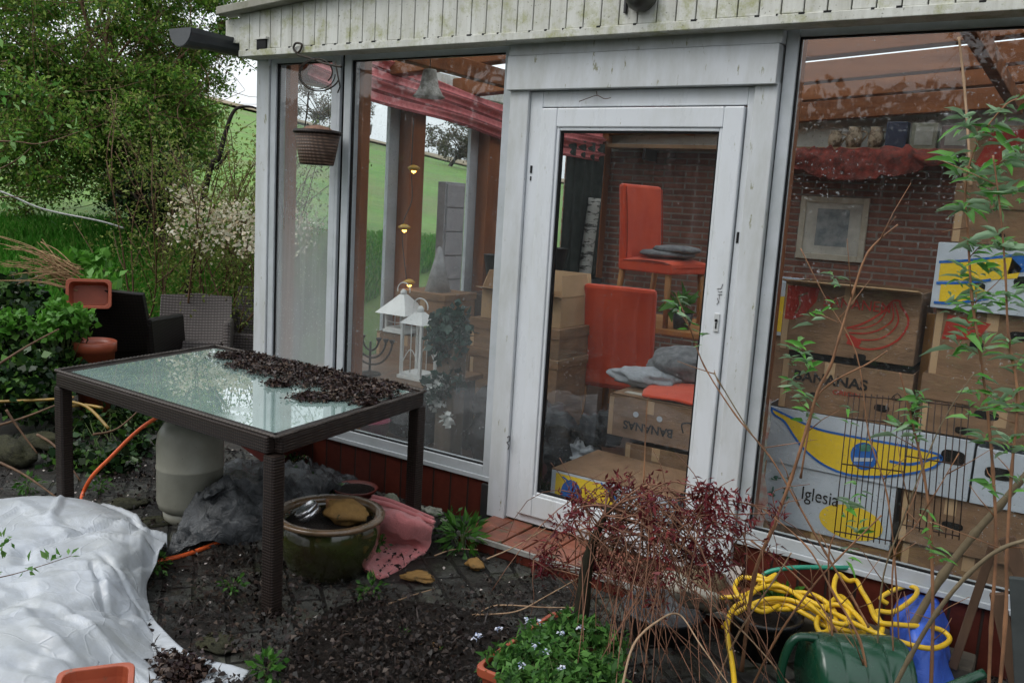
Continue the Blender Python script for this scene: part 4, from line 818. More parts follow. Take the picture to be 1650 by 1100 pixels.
mb = MB(); mb.surf([[atz(235, 960, .03), atz(250, 1000, .03), atz(300, 1048, .035), atz(352, 1066, .035), atz(402, 1080, .03)], [atz(225, 1000, .03), atz(240, 1040, .024), atz(280, 1075, .03), atz(335, 1095, .028), atz(385, 1103, .025)], [atz(225, 1060, .02), atz(240, 1100, .018), atz(270, 1130, .016), atz(320, 1140, .016), atz(365, 1140, .016)]], 8, 8, crumple=.008, cs=8, seed=5)
mb.build('corner_flap', TP.m, tarp, solid=.003)
_r = np.random.default_rng(15); P = np.array([tuple(atz(292+_r.normal()*18, 1084+_r.normal()*11, .028)) for _ in range(1500)]); D = _r.normal(size=(1500, 3)); D[:, 2] *= .4; P[:, 2] += _r.uniform(0, .03, 1500); V, F = leaves(P, .02, D, .7, up=.5, fold=.3, seed=3, var=.6)
stuff(quads_mesh('soil_on_sheet', V, F, LIT), 'dark soil crumbs spilled on the tip of the white sheet', 'soil')
p = atz(176, 1104, .33); trough('near_trough', 'terracotta plastic trough standing on the white sheet at the bottom edge', (p.x+.054, p.y-.084), .41, .18, .15, TC, -.62, z=.18, rim=.012)
# flower trough with forget-me-nots
A = atz(768, 1066, .17); Bp = atz(885, 985, .17); d = (Bp-A); d.z = 0; L_len = d.length; rz = math.atan2(d.y, d.x); nrm = Vector((d.y, -d.x, 0)).normalized(); cc = (A+Bp)/2+nrm*.12
trough('flower_trough', 'terracotta trough overgrown with forget-me-nots in front of the step', (cc.x, cc.y), L_len+.05, .22, .17, TC, rz, soil=.02, rim=.010)
cs = [atz(*q) for q in ((830, 1060, .18), (870, 1045, .2), (890, 1080, .2), (920, 1055, .2), (830, 1095, .18), (880, 1110, .2), (930, 1090, .2), (860, 1030, .18), (950, 1070, .2), (805, 1065, .16), (975, 1090, .18), (925, 1008, .2), (955, 1022, .2), (985, 1040, .18), (900, 1015, .2))]
LFM = leafmat('forget_me_not_leaf', [(.05, .14, .03), (.08, .20, .04), (.12, .27, .06), (.04, .10, .03)])
fm = plant('forget_me_nots', 'pale blue forget-me-nots with fresh green leaves filling the terracotta trough', 'flowers', cs, [.07]*15, 2600, .034, LFM, (cc.x, cc.y, .14), seed=19, wide=.45)
fp = [atz(*q) for q in ((768, 1025, .25), (805, 1012, .25), (850, 998, .27), (865, 1038, .27), (882, 1050, .26), (905, 1075, .26), (772, 1022, .24), (905, 1020, .27), (840, 1070, .24), (935, 1010, .25), (870, 1000, .27))]
for i_, c_ in enumerate(fp): P = cloudpts([c_], [.013], 14, 7+i_); V, F = leaves(P, .010, seed=7, wide=1.0, up=1); quads_mesh('flower', V, F, leafmat('pale_blue_petal', [(.42, .5, .75), (.55, .62, .8), (.7, .72, .8)]), fm)
# weeds in the paving
LWD = leafmat('weed_leaf', [(.03, .10, .015), (.05, .16, .02), (.03, .08, .015), (.09, .22, .04)], rough=.4)
wd = [((250, 918), .05, 60, 'weed tuft touching the right edge of the white sheet'), ((375, 952), .05, 26, 'tiny weed in the paving left of the front table leg'), ((598, 958), .055, 36, 'small leafy weed in the black soil right of the front table leg'), ((650, 1028), .03, 16, 'tiny weed in the soil near the muddy ochre stone'), ((428, 1090), .06, 60, 'green weed at the tip of the white sheet at the bottom edge'), ((745, 880), .09, 110, 'dandelion-like weed at the left foot of the brick step'), ((725, 845), .06, 40, 'weed growing out of the gap behind the pink towel'), ((45, 790), .06, 50, 'weed behind the white sheet at the left edge'), ((160, 790), .05, 40, 'weed beside the orange hose behind the white sheet'), ((610, 885), .05, 40, 'sprig growing out of the broken saucer'), ((1300, 935), .09, 100, 'green weed behind the yellow hose under the right pane'), ((1270, 960), .07, 60, 'low weed among the yellow hose loops'), ((705, 1055), .025, 14, 'seedling at the left of the flower trough')]
for i, ((x, y), rd, n, lab) in enumerate(wd):
    c = atz(x, y, .02); c.y = min(c.y, -.05); root = plant('weed', lab, 'weed', [c+Vector((0, 0, rd*.6))], [rd], int(n*1.2), rd*(.55 if i != 5 else .8), LWD if i % 3 else LFM, (c.x, c.y, .01), seed=60+i, wide=.26 if i == 5 else .5)
# little white flowering plant row behind the table leg
cs = [atz(*q) for q in ((470, 762, .10), (500, 775, .08), (520, 785, .06), (475, 740, .12), (540, 790, .05))]
rp = plant('white_flowered_plant', 'straggly plant with small white flowers between the grey film and the planting bowl', 'plant', cs, [.08]*5, 260, .035, LIVY, tuple(Vector((cs[1].x, cs[1].y, 0))), seed=33)
P = cloudpts(cs, [.08]*5, 50, 9); V, F = leaves(P, .018, seed=9, wide=.9); quads_mesh('flower', V, F, MATS['cream_petal'], rp)
# debris: white rubble and black clump by the door corner
for (x, y), rr, m, lab in (((697, 832), .05, WS, 'lump of pale rubble between the pink towel and the weed'), ((720, 846), .04, WS, 'smaller pale rubble lump left of the step'), ((770, 840), .05, MATS['dark_stone'], 'dark wet lump in the corner beside the brick step'), ((690, 818), .035, WS, 'white pebble at the foot of the brick plinth')):
    c = atz(x, y, 0); c.y = min(c.y, -.08); rock('rubble', (c.x, c.y, .004), (rr, rr*.7, rr*.5), m, lab, 'rubble', int(x), rough=.6)
# cut edging stones and clutter along the left edge
for i, (x, y, lx, ly, lz, lab) in enumerate(((15, 745, .20, .10, .13, 'mossy dark edging stone at the left edge behind the white sheet'), (70, 725, .14, .10, .10, 'smaller mossy stone right of the big edging stone at the left edge'), (205, 815, .10, .08, .03, 'flat greenish stone between the orange hose and the gas bottle'), (255, 842, .12, .07, .02, 'flat stone under the rim of the gas bottle'))):
    rock('edging_stone', atz(x, y, .0), (lx, ly, lz*.6), MATS['mossy_stone'], lab, 'stone', 50+i, rough=.35, rot=.4*i)
YT = mat('yellow_tube', (.30, .18, .025), (.16, .10, .015), 15, .45, .2)
for pts, lab in ((((-40, 648, 5.4), (70, 644, 5.4), (118, 640, 5.3)), 'yellow plastic tube lying across the ivy, the uppermost'), (((100, 645, 5.2), (140, 655, 5.15), (175, 690, 5.0)), 'yellow plastic tube slanting down behind the left table leg'), (((95, 660, 5.2), (130, 652, 5.2), (165, 657, 5.15)), 'short yellow tube crossing behind the left table leg')):
    mb = MB(); mb.tube(spline([atd(*q) for q in pts], 5), .009, 8); tag(mb.build('yellow_tube', YT), lab, 'tube')
for i, (pts, lab) in enumerate(((((-30, 605, 4.9), (40, 560, 5.0), (95, 530, 5.2)), 'pale bare stick rising over the ivy at the left edge'), (((-20, 690, 4.7), (40, 672, 4.8), (120, 640, 4.9)), 'bare stick in front of the yellow tubes'), (((10, 660, 4.6), (30, 690, 4.6), (60, 730, 4.6)), 'grey stick slanting down to the edging stone'), (((60, 700, 4.7), (90, 720, 4.6), (130, 775, 4.5)), 'thin brown stick beside the left table leg'), (((150, 700, 4.9), (190, 690, 5), (235, 650, 5.1)), 'dark stick under the table among the ivy'), (((0, 745, 4.6), (40, 765, 4.5), (90, 800, 4.4)), 'stick lying just behind the white sheet'))):
    mb = MB(); mb.tube(spline([atd(*q) for q in pts], 5), .008, 6, .004); tag(mb.build('stick', TWIGM), lab, 'stick')
# washing line (white cord) at upper left
mb = MB(); mb.tube(spline([atd(-60, 290, 7.6), atd(5, 310, 7.6), atd(70, 337, 7.7), atd(160, 356, 7.8), atd(200, 368, 7.9)], 6), .009, 6); tag(mb.build('washing_line', mat('white_cord', (.5, .5, .48), None, 30, .7)), 'sagging white cord stretched in front of the tree at the left', 'cord')
LFG = leafmat('foreground_leaf', [(.10, .25, .05), (.16, .33, .09), (.22, .38, .12), (.08, .20, .04)], transl=.4)
def sprig(name, label, paths, leafpos, size, seed, r=.004, n=5, mt=None, lm=None, base=None, nd=1.0, spread=.02, cat='branch'):
    base = base or paths[0][0]; root = empty(name, tuple(base), label, cat); mb = MB()
    for i, p_ in enumerate(paths): mb.tube(spline(p_, 5), r, 6, r*.45, wob=.12)
    mb.build('stem', mt or TWIGM, root); rr = np.random.default_rng(seed); C = np.repeat(np.array([tuple(x) for x in leafpos]), n, axis=0)+rr.normal(size=(len(leafpos)*n, 3))*spread
    V, F = leaves(C, size, seed=seed, wide=.42, fold=.12, up=.4); quads_mesh('leaves', V, F, lm or LFG, root); return root
sprig('near_sprig', 'thin leafy sprig reaching in from the left edge over the white sheet', [[atd(-40, 938, 2.0), atd(20, 925, 2.0), atd(70, 910, 2.0), atd(115, 895, 2.0)]], [atd(*q, 2.0) for q in ((8, 920), (40, 916), (45, 912), (80, 905), (100, 898), (110, 897))], .024, 3, .0015, 3, spread=.005)
sprig('near_sprig', 'thin leafy sprig at the left edge above the white sheet', [[atd(-40, 900, 2.0), atd(-10, 885, 2.0), atd(18, 868, 2.0)]], [atd(*q, 2.0) for q in ((5, 872), (15, 868), (3, 880))], .024, 4, .0015, 4, spread=.006)
sprig('hanging_branch', 'slender branch with fresh leaves reaching in from the left before the tree', [[atd(-60, 228, 4.2), atd(20, 228, 4.2), atd(60, 232, 4.2), atd(100, 222, 4.2), atd(128, 212, 4.2)], [atd(-40, 290, 4.2), atd(20, 262, 4.2), atd(50, 238, 4.2)], [atd(-60, 330, 4.2), atd(0, 318, 4.2), atd(45, 318, 4.2)]], [atd(*q, 4.2) for q in ((5, 215), (15, 222), (45, 222), (75, 216), (90, 212), (120, 210), (35, 240), (10, 320), (5, 150), (30, 155), (75, 140), (85, 150), (10, 95))], .05, 5, .004, 4, spread=.03)

# ------------------------------------------------------------------ wicker armchairs beyond the table
def armchair(label, loc, rz, tilt=0, m=WICK, group='wicker armchairs behind the table'):
    root = empty('wicker_armchair', (0, 0, 0), label, 'armchair', group)
    mb = MB(); mb.box((-.25, -.27, .12), (.25, .25, .40)); mb.build('seat', m, root, bev=.02)
    mb = MB(); n = 10; vs = []
    for k in range(n+1):
        x = -.29+.58*k/n; b_ = .05*(1-((k/n)*2-1)**2)
        for y_, z_ in ((.25+b_, .40), (.36+b_, .88-.03*abs(k/n*2-1)), (.31+b_, .885-.03*abs(k/n*2-1)), (.20+b_, .40)): vs.append((x, y_, z_))
    mb.add(vs, [(k*4+i, k*4+(i+1) % 4, k*4+4+(i+1) % 4, k*4+4+i) for k in range(n) for i in range(4)]+[(3, 2, 1, 0), (n*4, n*4+1, n*4+2, n*4+3)]); mb.build('backrest', m, root, bev=.006)
    for s_ in (-1, 1):
        mb = MB(); x0, x1 = sorted((s_*.255, s_*.31)); mb.add([(x0, -.29, .12), (x1, -.29, .12), (x1, .26, .12), (x0, .26, .12), (x0, -.27, .56), (x1, -.27, .56), (x1, .30, .66), (x0, .30, .66)], [(0,3,2,1),(4,5,6,7),(0,1,5,4),(1,2,6,5),(2,3,7,6),(3,0,4,7)]); mb.build('armrest', m, root, bev=.02)
        for y_ in (-.24, .22): mb = MB(); mb.box((s_*.24-.02, y_-.02, 0), (s_*.24+.02, y_+.02, .12)); mb.build('leg', m, root, bev=.004)
    root.location = loc; root.rotation_euler = (tilt, 0, rz); ORIG[root.name] = Vector(loc); return root
armchair('dark wicker armchair with its back to the viewer, left of the others beyond the table', (-6.05, .40, .06), math.radians(-150), -.12, WICKB)
armchair('greyish wicker armchair facing the viewer, in the middle beyond the table', (-5.95, .84, -.02), math.radians(48), -.28, WICKG)
armchair('wicker armchair half hidden by the white corner post', (-6.05, 1.60, -.03), math.radians(36), -.2, WICKG)

# ------------------------------------------------------------------ hanging basket on its scroll hook
IRON = mat('black_iron', (.018, .017, .016), (.05, .035, .025), 30, .5, .2)
hk = empty('basket_hook', (-3.86, -.12, 2.42), 'black wrought iron scroll hook screwed under the cladding at the corner', 'hook'); yb = -.15
mb = MB(); mb.tube(spline([aty(478, 86, yb), aty(473, 78, yb), aty(477, 70, yb), aty(486, 72, yb), aty(484, 81, yb), aty(480, 88, yb), aty(500, 94, yb-.02), aty(525, 103, yb-.05), aty(550, 108, yb-.08)], 6), .006, 7)
sc_ = []
for k in range(40):
    a = k/39*4.2*math.pi/2+.4; rr = 1-.010*k; sc_.append(aty(512+36*math.cos(a)*rr, 118+31*math.sin(a)*rr, yb-.03))
mb.tube(sc_, .004, 6)
sc_ = [aty(512+28*math.cos(a)*1.0, 120+24*math.sin(a), yb-.04) for a in np.linspace(0, 4.6, 30)]; mb.tube(sc_, .003, 6)
mb.tube([aty(540, 100, yb-.04), aty(548, 140, yb-.03), aty(544, 150, yb-.03)], .004, 6); mb.build('scroll', IRON, hk)
bkc = aty(511, 240, -.16); bz = bkc.z-.085; bk = empty('hanging_basket', (bkc.x, bkc.y, bz), 'brown wicker basket hanging in front of the narrow corner window', 'basket')
mb = MB(); mb.lathe([(0, 0), (.088, 0), (.092, .008), (.122, .165), (.116, .165), (.085, .012), (0, .012)], (bkc.x, bkc.y, bz), 36, cap=False); mb.build('body', wicker('basket_weave', (.14, .09, .065), (.03, .018, .012), 120), bk)
mb = MB(); mb.lathe([(.116, .16), (.128, .162), (.131, .172), (.124, .182), (.114, .176), (.116, .16)], (bkc.x, bkc.y, bz), 36, cap=False); mb.build('rim', WICK, bk)
mb = MB(); mb.lathe([(.115, .165), (.06, .20), (0, .212)], (bkc.x, bkc.y, bz), 24, cap=False); mb.build('dry_fill', mat('dry_root', (.24, .14, .10), (.12, .07, .05), 40, .9, .6), bk)
mb = MB(); top = aty(497, 148, yb-.03)
mb.tube([top, Vector((bkc.x-.10, bkc.y, bz+.18))], .002, 4); mb.build('chain', IRON, bk); mb = MB(); mb.tube([aty(528, 148, yb-.03), Vector((bkc.x+.09, bkc.y, bz+.18))], .0015, 4); mb.build('chain', IRON, bk); mb = MB(); mb.tube(spline([top, aty(496, 175, yb), aty(492, 200, yb)], 4), .003, 5)
for q in ((499, 160), (497, 172), (500, 180), (494, 190), (496, 200)): c = aty(*q, yb); mb.lathe([(0, -.006), (.006, 0), (0, .006)], c, 6, cap=False)
mb.build('vine_tendril', IRON, bk)

# ------------------------------------------------------------------ inside: chairs and table
FL = .10
RED = mat('orange_red_fabric', (.62, .075, .025), (.50, .05, .018), 3, .9, .25, 220, sheen=.2); BEECH = mat('beech_legs', (.42, .20, .07), (.34, .15, .05), 6, .5, .1, sc=(1, 1, .2))
def redchair(label, loc, rz, rx=0):
    root = empty('dining_chair', (0, 0, 0), label, 'chair', 'red upholstered dining chairs')
    mb = MB(); mb.surf([[(-.22, -.23, .44), (0, -.23, .455), (.2, -.23, .45), (.24, -.22, .42)], [(-.22, -.1, .46), (0, -.1, .475), (.2, -.1, .465), (.245, -.1, .42)], [(-.22, .1, .46), (0, .1, .475), (.2, .1, .465), (.245, .1, .42)], [(-.22, .23, .44), (0, .23, .455), (.2, .23, .45), (.24, .22, .42)]], 4, 4); mb.box((-.22, -.232, .37), (.24, .232, .445)); mb.build('seat', RED, root, bev=.012)
    mb = MB(); n = 8; vs = []
    for k in range(n+1):
        z = .38+.60*k/n; x = -.20-.05*(k/n)**1.5; vs += [(x-.035, -.225, z), (x+.03, -.225, z), (x+.03, .225, z), (x-.035, .225, z)]
    mb.add(vs, [(k*4+i, k*4+(i+1) % 4, k*4+4+(i+1) % 4, k*4+4+i) for k in range(n) for i in range(4)]+[(3, 2, 1, 0), tuple(n*4+i for i in range(4))], False); mb.build('backrest', RED, root, bev=.022)
    for sy in (-1, 1): mb = MB(); mb.tube([(-.165-.05*(k/8)**1.5, sy*.213, .46+.50*k/8) for k in range(9)], .0045, 5); mb.tube([(-.18, sy*.231, .44), (.23, sy*.231, .44)], .004, 5); mb.build('piping', mat('red_piping', (.36, .04, .015), None, 9, .8), root)
    for sx in (-1, 1):
        for sy in (-1, 1): mb = MB(); mb.tube([(sx*.2, sy*.2, .38), (sx*.215-(.03 if sx < 0 else 0), sy*.21, 0)], .024, 4, .018); mb.build('leg', BEECH, root)
    root.location = loc; root.rotation_euler = (rx, 0, rz); ORIG[root.name] = Vector(loc); return root
ROOMY = 1.10
dt = empty('dining_table', (-2.5, 2.35, FL), 'wooden dining table covered with clutter in the middle of the conservatory', 'table')
mb = MB(); mb.box((-3.2, 2.0, .82), (-1.7, 2.8, .86)); mb.build('tabletop', BEECH, dt, bev=.006)
for x in (-3.1, -1.8):
    for y in (2.08, 2.72): mb = MB(); mb.box((x-.03, y-.03, FL), (x+.03, y+.03, .82)); mb.build('leg', BEECH, dt)
redchair('orange red dining chair standing on the table with grey cushions on its seat', (-2.56, 2.30, .862), math.radians(-12))
redchair('orange red dining chair on the floor turned with its back to the door glass', (at(1010, 520, 1, 1.6).x, 1.66, FL), math.radians(97)).scale = (1.06, 1.06, ROOMY)
GCU = mat('grey_knit', (.20, .20, .20), (.11, .11, .115), 25, .95, .5, 120)
for i, (dx, dz, r0) in enumerate(((.0, .0, .2), (.07, .035, .17))):
    mb = MB(); mb.lathe([(0, .0), (r0*.7, .002), (r0*.97, .018), (r0, .03), (r0*.9, .048), (r0*.5, .058), (0, .052)], (-2.52+dx, 2.28, 1.335+dz), 28, cap=False); tag(mb.build('cushion', GCU), ('lower grey round cushion on the upper red chair', 'upper grey round cushion on the upper red chair')[i], 'cushion')
# ------------------------------------------------------------------ cartons
CARD = mat('brown_cardboard', (.26, .15, .085), (.16, .095, .055), 5, .85, .35, 26, sc=(1, 1, 3), speck=((.14, .085, .05), 14, .64), dist=.01); CARD2 = mat('pale_cardboard', (.46, .30, .17), (.38, .25, .14), 4, .85, .1); CARDW = mat('white_cardboard', (.50, .53, .58), (.40, .43, .47), 5, .6, .05)
HOLE = mat('dark_hole', (.008, .007, .006), None, 4, .9, 0); INKR = mat('red_ink', (.42, .045, .03), None, 9, .7, 0); INKK = mat('black_ink', (.02, .018, .016), None, 9, .7, 0); INKY = mat('yellow_ink', (.78, .52, .03), (.68, .45, .03), 6, .6, 0); INKB = mat('blue_ink', (.02, .13, .45), None, 9, .6, 0); INKG = mat('green_ink', (.03, .14, .09), (.1, .25, .2), 30, .6, 0); TAPE = mat('packing_tape', (.52, .48, .40), None, 9, .3, 0)
FRUIT = 'stacked fruit cartons behind the panes'
def carton(label, x0, x1, z0, z1, y0, dep=.38, m=CARD, lid=.0, rz=0, holes=(), flap=False, group=FRUIT):
    root = empty('carton', ((x0+x1)/2, y0+dep/2, z0), label, 'box', group)
    mb = MB(); t = .006
    mb.box((x0, y0, z0), (x1, y0+t, z1)); mb.box((x0, y0+dep-t, z0), (x1, y0+dep, z1)); mb.box((x0, y0+t, z0), (x0+t, y0+dep-t, z1)); mb.box((x1-t, y0+t, z0), (x1, y0+dep-t, z1)); mb.box((x0+t, y0+t, z0), (x1-t, y0+dep-t, z0+t)); mb.build('body', m, root, bev=.0025)
    if lid:
        mb = MB(); e = .007; mb.box((x0-e, y0-e, z1-lid), (x1+e, y0+dep+e, z1+.005)); mb.build('lid', m, root, bev=.003)
    if flap:
        mb = MB(); mb.add([(x0, y0, z1), (x1, y0, z1), (x1-.02, y0-.10, z1+.02), (x0+.02, y0-.10, z1+.02)], [(0, 1, 2, 3)]); mb.add([(x0, y0+dep, z1), (x1, y0+dep, z1), (x1-.04, y0+dep+.05, z1+.13), (x0+.04, y0+dep+.05, z1+.13)], [(3, 2, 1, 0)]); mb.add([(x0, y0, z1), (x0, y0+dep, z1), (x0+.03, y0+dep-.03, z1+.12), (x0+.03, y0+.03, z1+.12)], [(0, 1, 2, 3)]); mb.add([(x1, y0, z1), (x1, y0+dep, z1), (x1-.03, y0+dep-.03, z1+.13), (x1-.03, y0+.03, z1+.13)], [(3, 2, 1, 0)]); mb.build('flaps', m, root, solid=.005)
    for u, v, w_, h_ in holes:
        mb = MB(); cx, cz = x0+(x1-x0)*u, z0+(z1-z0)*v; mb.prism([(cx+w_/2*math.copysign(abs(math.cos(a))**.6, math.cos(a)), y0-(.0085 if lid and v > .5 else .0015), cz+h_/2*math.copysign(abs(math.sin(a))**.6, math.sin(a))) for a in np.linspace(0, 2*math.pi, 17)[:-1]], (0, 1, 0), .001); mb.build('hand_hole', HOLE, root)
    if m is CARD and not flap:   # paper tape over the seam, scuffed corner and glued side flap
        rk2 = random.Random(int(abs(x0*1000+z0*777))); cx = x0+(x1-x0)*rk2.uniform(.3, .7); zz = z1 if not lid else z1-lid
        mb = MB(); mb.box((cx-.022, y0-.0012, max(z0, zz-.07)), (cx+.022, y0-.0002, zz)); mb.build('paper_tape', CARD2, root)
        mb = MB(); mb.box((x0+.004, y0-.0016, z0+.004), (x0+.03, y0-.0004, zz-.01)); mb.build('glued_edge', MATS['pale_cardboard'], root)
    root['_b'] = (x0, x1, z0, z1, y0); root.rotation_euler = (0, 0, rz); return root
def PR(root, poly, m, dy=.002, name='print'):
    x0, x1, z0, z1, y0 = root['_b']; mb = MB(); mb.prism([(x0+(x1-x0)*u, y0-dy, z0+(z1-z0)*v) for u, v in poly], (0, 1, 0), .0006); return mb.build(name, m, root)
def LN(root, pts, m, r=.003, dy=.0022, close=False, n=6, name='print_outline'):
    x0, x1, z0, z1, y0 = root['_b']; P = spline([(x0+(x1-x0)*u, 0, z0+(z1-z0)*v) for u, v in pts], n); vs = []; fs = []
    for i, p in enumerate(P):
        t = (P[min(i+1, len(P)-1)]-P[max(i-1, 0)]).normalized(); nn = Vector((-t.z, 0, t.x))*r
        vs += [(p.x+nn.x, y0-dy, p.z+nn.z), (p.x-nn.x, y0-dy, p.z-nn.z)]
    fs = [(2*i, 2*i+1, 2*i+3, 2*i+2) for i in range(len(P)-1)]; mb = MB(); mb.add(vs, fs); return mb.build(name, m, root, solid=.0005)
def TX(root, body, u, v, size, m, flip=False, sx=1., dy=.002, bold=0, name='lettering'):
    x0, x1, z0, z1, y0 = root['_b']; o = (x0+(x1-x0)*u, y0-dy, z0+(z1-z0)*v); return textobj(name, body, size, o, (-1, 0, 0) if flip else (1, 0, 0), (0, 0, -1) if flip else (0, 0, 1), m, root, sx=sx, bold=bold)
BC = CARD
c1 = carton('brown carton with a red banana drawing behind the right pane, topmost of the left stack', -1.10, -.545, 1.085, 1.385, .30, m=BC, holes=((.62, .03, .05, .03),))
PR(c1, [(.02, .45), (.02, .95), (.27, .95), (.25, .75), (.16, .52), (.08, .45)], INKR); LN(c1, [(.10, .55), (.13, .68), (.12, .8), (.18, .86)], CARD, .004, .003)
TX(c1, 'BANANEN', .30, .70, .062, INKR, sx=.95)
LN(c1, [(.50, .42), (.62, .52), (.74, .70), (.80, .86), (.85, .88), (.86, .82)], INKR, .004); LN(c1, [(.86, .82), (.93, .62), (.88, .36), (.76, .20), (.62, .16), (.54, .24), (.50, .34)], INKR, .004); LN(c1, [(.82, .84), (.86, .6), (.80, .40), (.70, .30), (.56, .28)], INKR, .003); LN(c1, [(.80, .84), (.82, .62), (.74, .46), (.64, .38), (.52, .36)], INKR, .003); LN(c1, [(.78, .8), (.74, .6), (.66, .48), (.54, .42)], INKR, .0025)
PR(c1, [(.51, .20), (.60, .17), (.62, .26), (.53, .34)], INKR)
mb = MB(); mb.add([(-1.10, .30, 1.387), (-.545, .30, 1.387), (-.55, .22, 1.40), (-1.09, .20, 1.40)], [(0, 1, 2, 3)]); mb.build('top_flap', CARD2, c1, solid=.005)
c2 = carton('brown carton lettered BANANAS behind the right pane under the red banana carton', -1.075, -.535, .825, 1.055, .29, m=BC, lid=0, holes=((.28, .34, .035, .022), (.80, .30, .06, .03)))
TX(c2, 'BANANAS', .10, .58, .062, INKK, sx=1.1, bold=.0015); TX(c2, 'ORIGIN', .42, .42, .028, INKR, sx=1.2)
LN(c2, [(.86, .5), (.9, .62), (.94, .5), (.86, .5)], INKK, .002, n=2)
mb = MB(); mb.box((-1.06, .32, 1.055), (-.56, .66, 1.083)); mb.build('dark_gap', HOLE, c2)  # near-black block paints the shaded gap between the two stacked cartons
c3 = carton('long white carton with one big yellow banana outlined in blue behind the right pane', -1.13, -.28, .57, .822, .29, m=CARDW, holes=((.42, .45, .035, .03), (.915, .68, .09, .06)))
c3x = [(.03, .97), (.10, .90), (.16, .84), (.28, .74), (.42, .72), (.56, .72), (.70, .72), (.82, .70), (.865, .66), (.86, .55), (.83, .44), (.74, .28), (.60, .12), (.46, .05), (.34, .12), (.24, .30), (.17, .52), (.11, .76), (.05, .86)]
PR(c3, c3x, INKY, name='banana_print'); LN(c3, c3x+[c3x[0]], INKB, .005, .003, n=4, name='banana_outline')
PR(c3, [(.52+.065*math.cos(a), .42+.24*math.sin(a)) for a in np.linspace(0, 6.28, 20)[:-1]], INKB, .0035, 'round_mark'); PR(c3, [(.50, .50), (.545, .52), (.55, .62), (.52, .64), (.49, .58)], INKG, .0045, 'round_mark_detail'); PR(c3, [(.475, .30), (.56, .36), (.565, .42), (.475, .37)], CARDW, .0045, 'round_mark_detail')
LN(c3, [(.64, .42), (.74, .44), (.84, .62), (.87, .64)], INKB, .006, .003)
c4 = carton('white carton with handwriting-like lettering and a yellow oval behind the right pane', -1.10, -.545, .285, .568, .30, m=CARDW)
TX(c4, 'Iglesia', .30, .50, .085, INKK, sx=.8); PR(c4, [(.70+.24*math.cos(a), .30+.27*math.sin(a)) for a in np.linspace(0, 6.28, 26)[:-1]], INKY)
for k in range(16): u, v = random.uniform(.02, .22), random.uniform(.2, .85); PR(c4, [(u+random.uniform(-.03, .03), v+random.uniform(-.06, .06)) for _ in range(4)], INKG, .002+k*.0002, 'leaf_print')
c5 = carton('plain brown carton at the bottom of the left stack behind the right pane', -1.09, -.54, FL, .283, .31, m=BC)
c6 = carton('brown carton under the white one with the hand hole, right of the fruit stack', -.52, .05, .34, .565, .31, m=BC, holes=((.35, .5, .08, .03),)); c6b = carton('lowest brown carton right of the fruit stack', -.5, .06, FL, .338, .33, m=BC)
c7 = carton('white carton end with a dark hand hole right of the yellow banana', -.272, .28, .567, .80, .30, m=CARDW, holes=((.16, .6, .10, .05), (.6, .4, .10, .04)))
c8 = carton('brown carton with red corner and oval holes, lower of the right stack', -.50, .08, .825, 1.06, .31, m=BC, lid=.10, holes=((.42, .45, .09, .035), (.30, .12, .07, .03)))
c9 = carton('brown carton with two dark hand holes, third from top of the right stack', -.49, .09, 1.063, 1.335, .32, m=BC, holes=((.55, .72, .10, .035), (.28, .52, .05, .03), (.62, .35, .05, .03)))
PR(c9, [(.06, .55), (.08, .92), (.35, .85), (.28, .6)], INKR)
c10 = carton('white carton with yellow and blue print in the right stack of cartons', -.51, .07, 1.338, 1.60, .29, m=CARDW, holes=((.62, .50, .16, .05), (.28, .38, .05, .03)))
PR(c10, [(.03, .42), (.03, .70), (.45, .85), (.52, .70), (.5, .55), (.3, .48)], INKY); PR(c10, [(.05, .10), (.05, .38), (.25, .42), (.35, .3), (.2, .14)], INKY)
for l_ in ([(.02, .70), (.2, .76), (.5, .90)], [(.02, .38), (.2, .42), (.35, .50)], [(.02, .08), (.15, .10), (.35, .22)]): LN(c10, l_, INKB, .005, .003)
PR(c10, [(.44, .60), (.46, .90), (.56, .90), (.55, .66)], INKB)
c11 = carton('brown carton with round marks and a long slot, second from top of the right stack', -.47, .10, 1.603, 1.83, .31, m=BC, holes=((.20, .16, .022, .02), (.31, .16, .022, .02), (.70, .4, .16, .03)), lid=.09); PR(c11, [(.5, .28), (.8, .34), (.8, .26), (.5, .2)], TAPE)
c12 = carton('brown carton at the top of the right stack', -.46, .10, 1.835, 2.06, .33, m=BC, holes=((.72, .55, .12, .045),)); PR(c12, [(.06, .3), (.15, .9), (.4, .95), (.2, .3)], INKR)
c13 = carton('small white and yellow carton peeping out left of the red banana carton', -1.44, -1.13, 1.10, 1.36, .62, m=CARDW, group='cartons deeper in the room'); PR(c13, [(.55, .1), (.55, .7), (.95, .75), (.95, .05)], INKY); c13b = carton('brown carton under the small white and yellow carton', -1.46, -1.1, .75, 1.098, .64, m=CARD, group='cartons deeper in the room'); carton('brown carton on the floor under the one below the white and yellow carton', -1.48, -1.12, FL, .748, .66, m=CARD, group='cartons deeper in the room')
mb = MB(); mb.box((-.535, .42, FL), (-.49, .44, 1.30)); tag(mb.build('wooden_slat', mat('orange_slat', (.45, .22, .06), (.35, .16, .05), 6, .6, .1)), 'upright orange wooden slat between the two carton stacks', 'slat')
